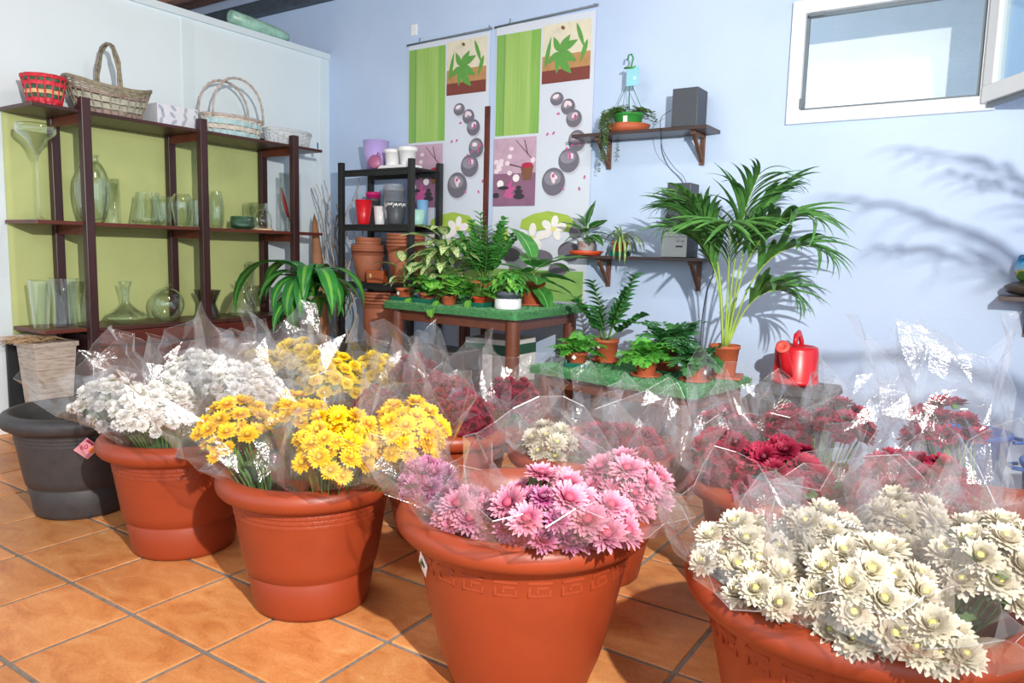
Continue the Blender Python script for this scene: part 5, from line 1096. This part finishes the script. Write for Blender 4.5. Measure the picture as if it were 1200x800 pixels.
for k in range(64):
    az = rnd.uniform(0, 6.28) if k > 20 else rnd.uniform(2.2, 4.6); r = rnd.uniform(.02, .095); L = rnd.uniform(.05, .14) if k > 22 else rnd.uniform(.16, .44)
    p = Vector((r*cos(az), r*sin(az), .125+rnd.uniform(0, .03))); pts = [p.copy()]; edge = .165; d = Vector((cos(az), sin(az), 0)); s = 0; n = int(L/.014)
    v = MB()
    for i in range(n):
        rad = Vector((p.x, p.y, 0)).length
        if rad < edge and p.z > -.03: p = p+d*.014+Vector((0, 0, .003 if rad < .09 else -.006))
        else: p = p+Vector((rnd.uniform(-.004, .004), rnd.uniform(-.004, .002), -.014))
        p.y = min(p.y, .115); pts.append(p.copy())
    v.tube(pts, .0012, 4)
    for i, q in enumerate(pts[1:]):
        for sg in (-1, 1):
            a2 = az+sg*1.4+rnd.uniform(-.5, .5); dx = Vector((cos(a2), sin(a2), rnd.uniform(-.6, .3))).normalized(); sd = dx.cross(Vector((0, 0, 1))).normalized(); l2 = rnd.uniform(.016, .027)
            v.add([q, q+dx*l2*.45+sd*l2*.45, q+dx*l2, q+dx*l2*.45-sd*l2*.45], [(0, 1, 2, 3)], 1, False, [(.5, 0), (1, .5), (.5, 1), (0, .5)])
    stuff(v.build('vine', [M['stem'], L_vine], t))
# ================================================================ RIGHT SIDE: WATERING CAN, BUCKETS, SOIL BAGS
t = thing('plant_stand', 'black plastic stool under the red watering can', 'stool', (-.935, 4.36, 0))
bkm = plain('dark_grey_stool_plastic', '3c4045', .5, .08)
MB().box((0, 0, .478), (.42, .34, .05), taper=.94).build('stool_top', bkm, t, bevel=.012)
MB().box((0, 0, .227), (.36, .28, .452)).build('stool_body', M['black'], t, bevel=.008)
t = thing('watering_can', 'bright red plastic watering can with a short spout', 'watering can', (-.965, 4.38, .504), 0)
MB().lathe([(.0004, 0), (.122, 0), (.13, .006), (.13, .022), (.126, .026), (.118, .19), (.112, .212), (.095, .218), (.09, .214), (.0004, .205)], 40, sx=1, sy=.8).build('can_body', M['red'], t)
MB().tube([(-.02, -.085, .06), (-.022, -.13, .12), (-.026, -.175, .185), (-.028, -.195, .215)], [.034, .03, .025, .022], 16).build('spout', M['red'], t)
MB().lathe([(.010, 0), (.012, .012), (.036, .014), (.038, .004), (.036, -.006), (.012, -.008), (.010, 0)], 24).build('spout_ring', M['redrim'], t, (-.029, -.2, .222), (radians(58), 0, 0))
MB().tube([(.0, .085, .06), (.0, .13, .13), (.0, .11, .23), (.0, .03, .285), (.0, -.035, .275), (.0, -.05, .215)], [.013, .013, .014, .015, .014, .013], 10, flat=1.3).build('handle', M['red'], t)
def bucket(label, loc, r, h, rz):
    t = thing('bucket', label, 'bucket', loc, rz, 'blue buckets by the wall')
    MB().lathe([(.0004, 0), (r*.74, 0), (r*.78, .01), (r*.95, h-.03), (r, h-.028), (r*1.04, h-.012), (r*1.03, h), (r*.95, h), (r*.92, h-.03), (r*.72, .012), (.0004, .012)], 40).build('bucket_body', M['blue'], t)
    for s in (-1, 1): MB().tube([(s*r*1.0, -.06, h-.03), (s*(r+.045), -.035, h-.03), (s*(r+.05), .035, h-.03), (s*r*1.0, .06, h-.03)], .009, 8).build('lug_handle', M['blue'], t)
bucket('blue plastic bucket with side lugs beside the tallest red bouquet', (-.075, 4.22, 0), .155, .40, .1)
bucket('second blue plastic bucket standing under the soil-bag shelf', (.27, 4.05, 0), .155, .33, .3)
def pillow(w, d, h, p=2.6, e=.45):
    def fn(u, v):
        a = 2*pi*u; b = pi*(v-.5); cx = abs(cos(a))**(2/p)*(1 if cos(a) > 0 else -1); cy = abs(sin(a))**(2/p)*(1 if sin(a) > 0 else -1); cb = abs(cos(b))**e; n = noise.noise(Vector((cos(a)*3, sin(a)*3, v*5)))*.012
        return ((w/2+n)*cx*cb, (d/2+n)*cy*cb, h/2+h/2*sin(b)*(abs(sin(b))**-.25 if abs(sin(b)) > .01 else 1)+n*.5)
    return MB().grid(fn, 36, 16, True)
t = thing('soil_bag', 'dark brown bag of soil lying flat on the wall shelf', 'bag', (.245, 4.605, 1.047), 0); pillow(.52, .20, .075).build('bag', plain('dark_plastic_bag', '3e3833', .3, .25, 10), t)
def bagmat():
    t = NT('printed_blue_bag'); x = t.n('ShaderNodeSeparateXYZ'); t.l(t.tc('Object'), x.inputs[0]); n = t.noise(t.tc('Object'), 22, 4)
    f = t.math('ADD', t.math('MULTIPLY', x.outputs[2], 7.2), t.math('MULTIPLY', t.math('SUBTRACT', n, .5), .5))
    return t.done(t.principled(t.ramp(f, [(0, lin('3f6a2e')), (.28, lin('4c7a36')), (.33, lin('c8b43a')), (.4, lin('7fb6d8')), (.68, lin('4f9cd0')), (.76, lin('0f72ae')), (1, lin('0d6aa6'))]), .25))
t = thing('compost_bag', 'blue printed bag of compost standing on the dark bag', 'bag', (.205, 4.635, 1.118), 0)
pillow(.36, .13, .14, 5, .16).build('bag', bagmat(), t)
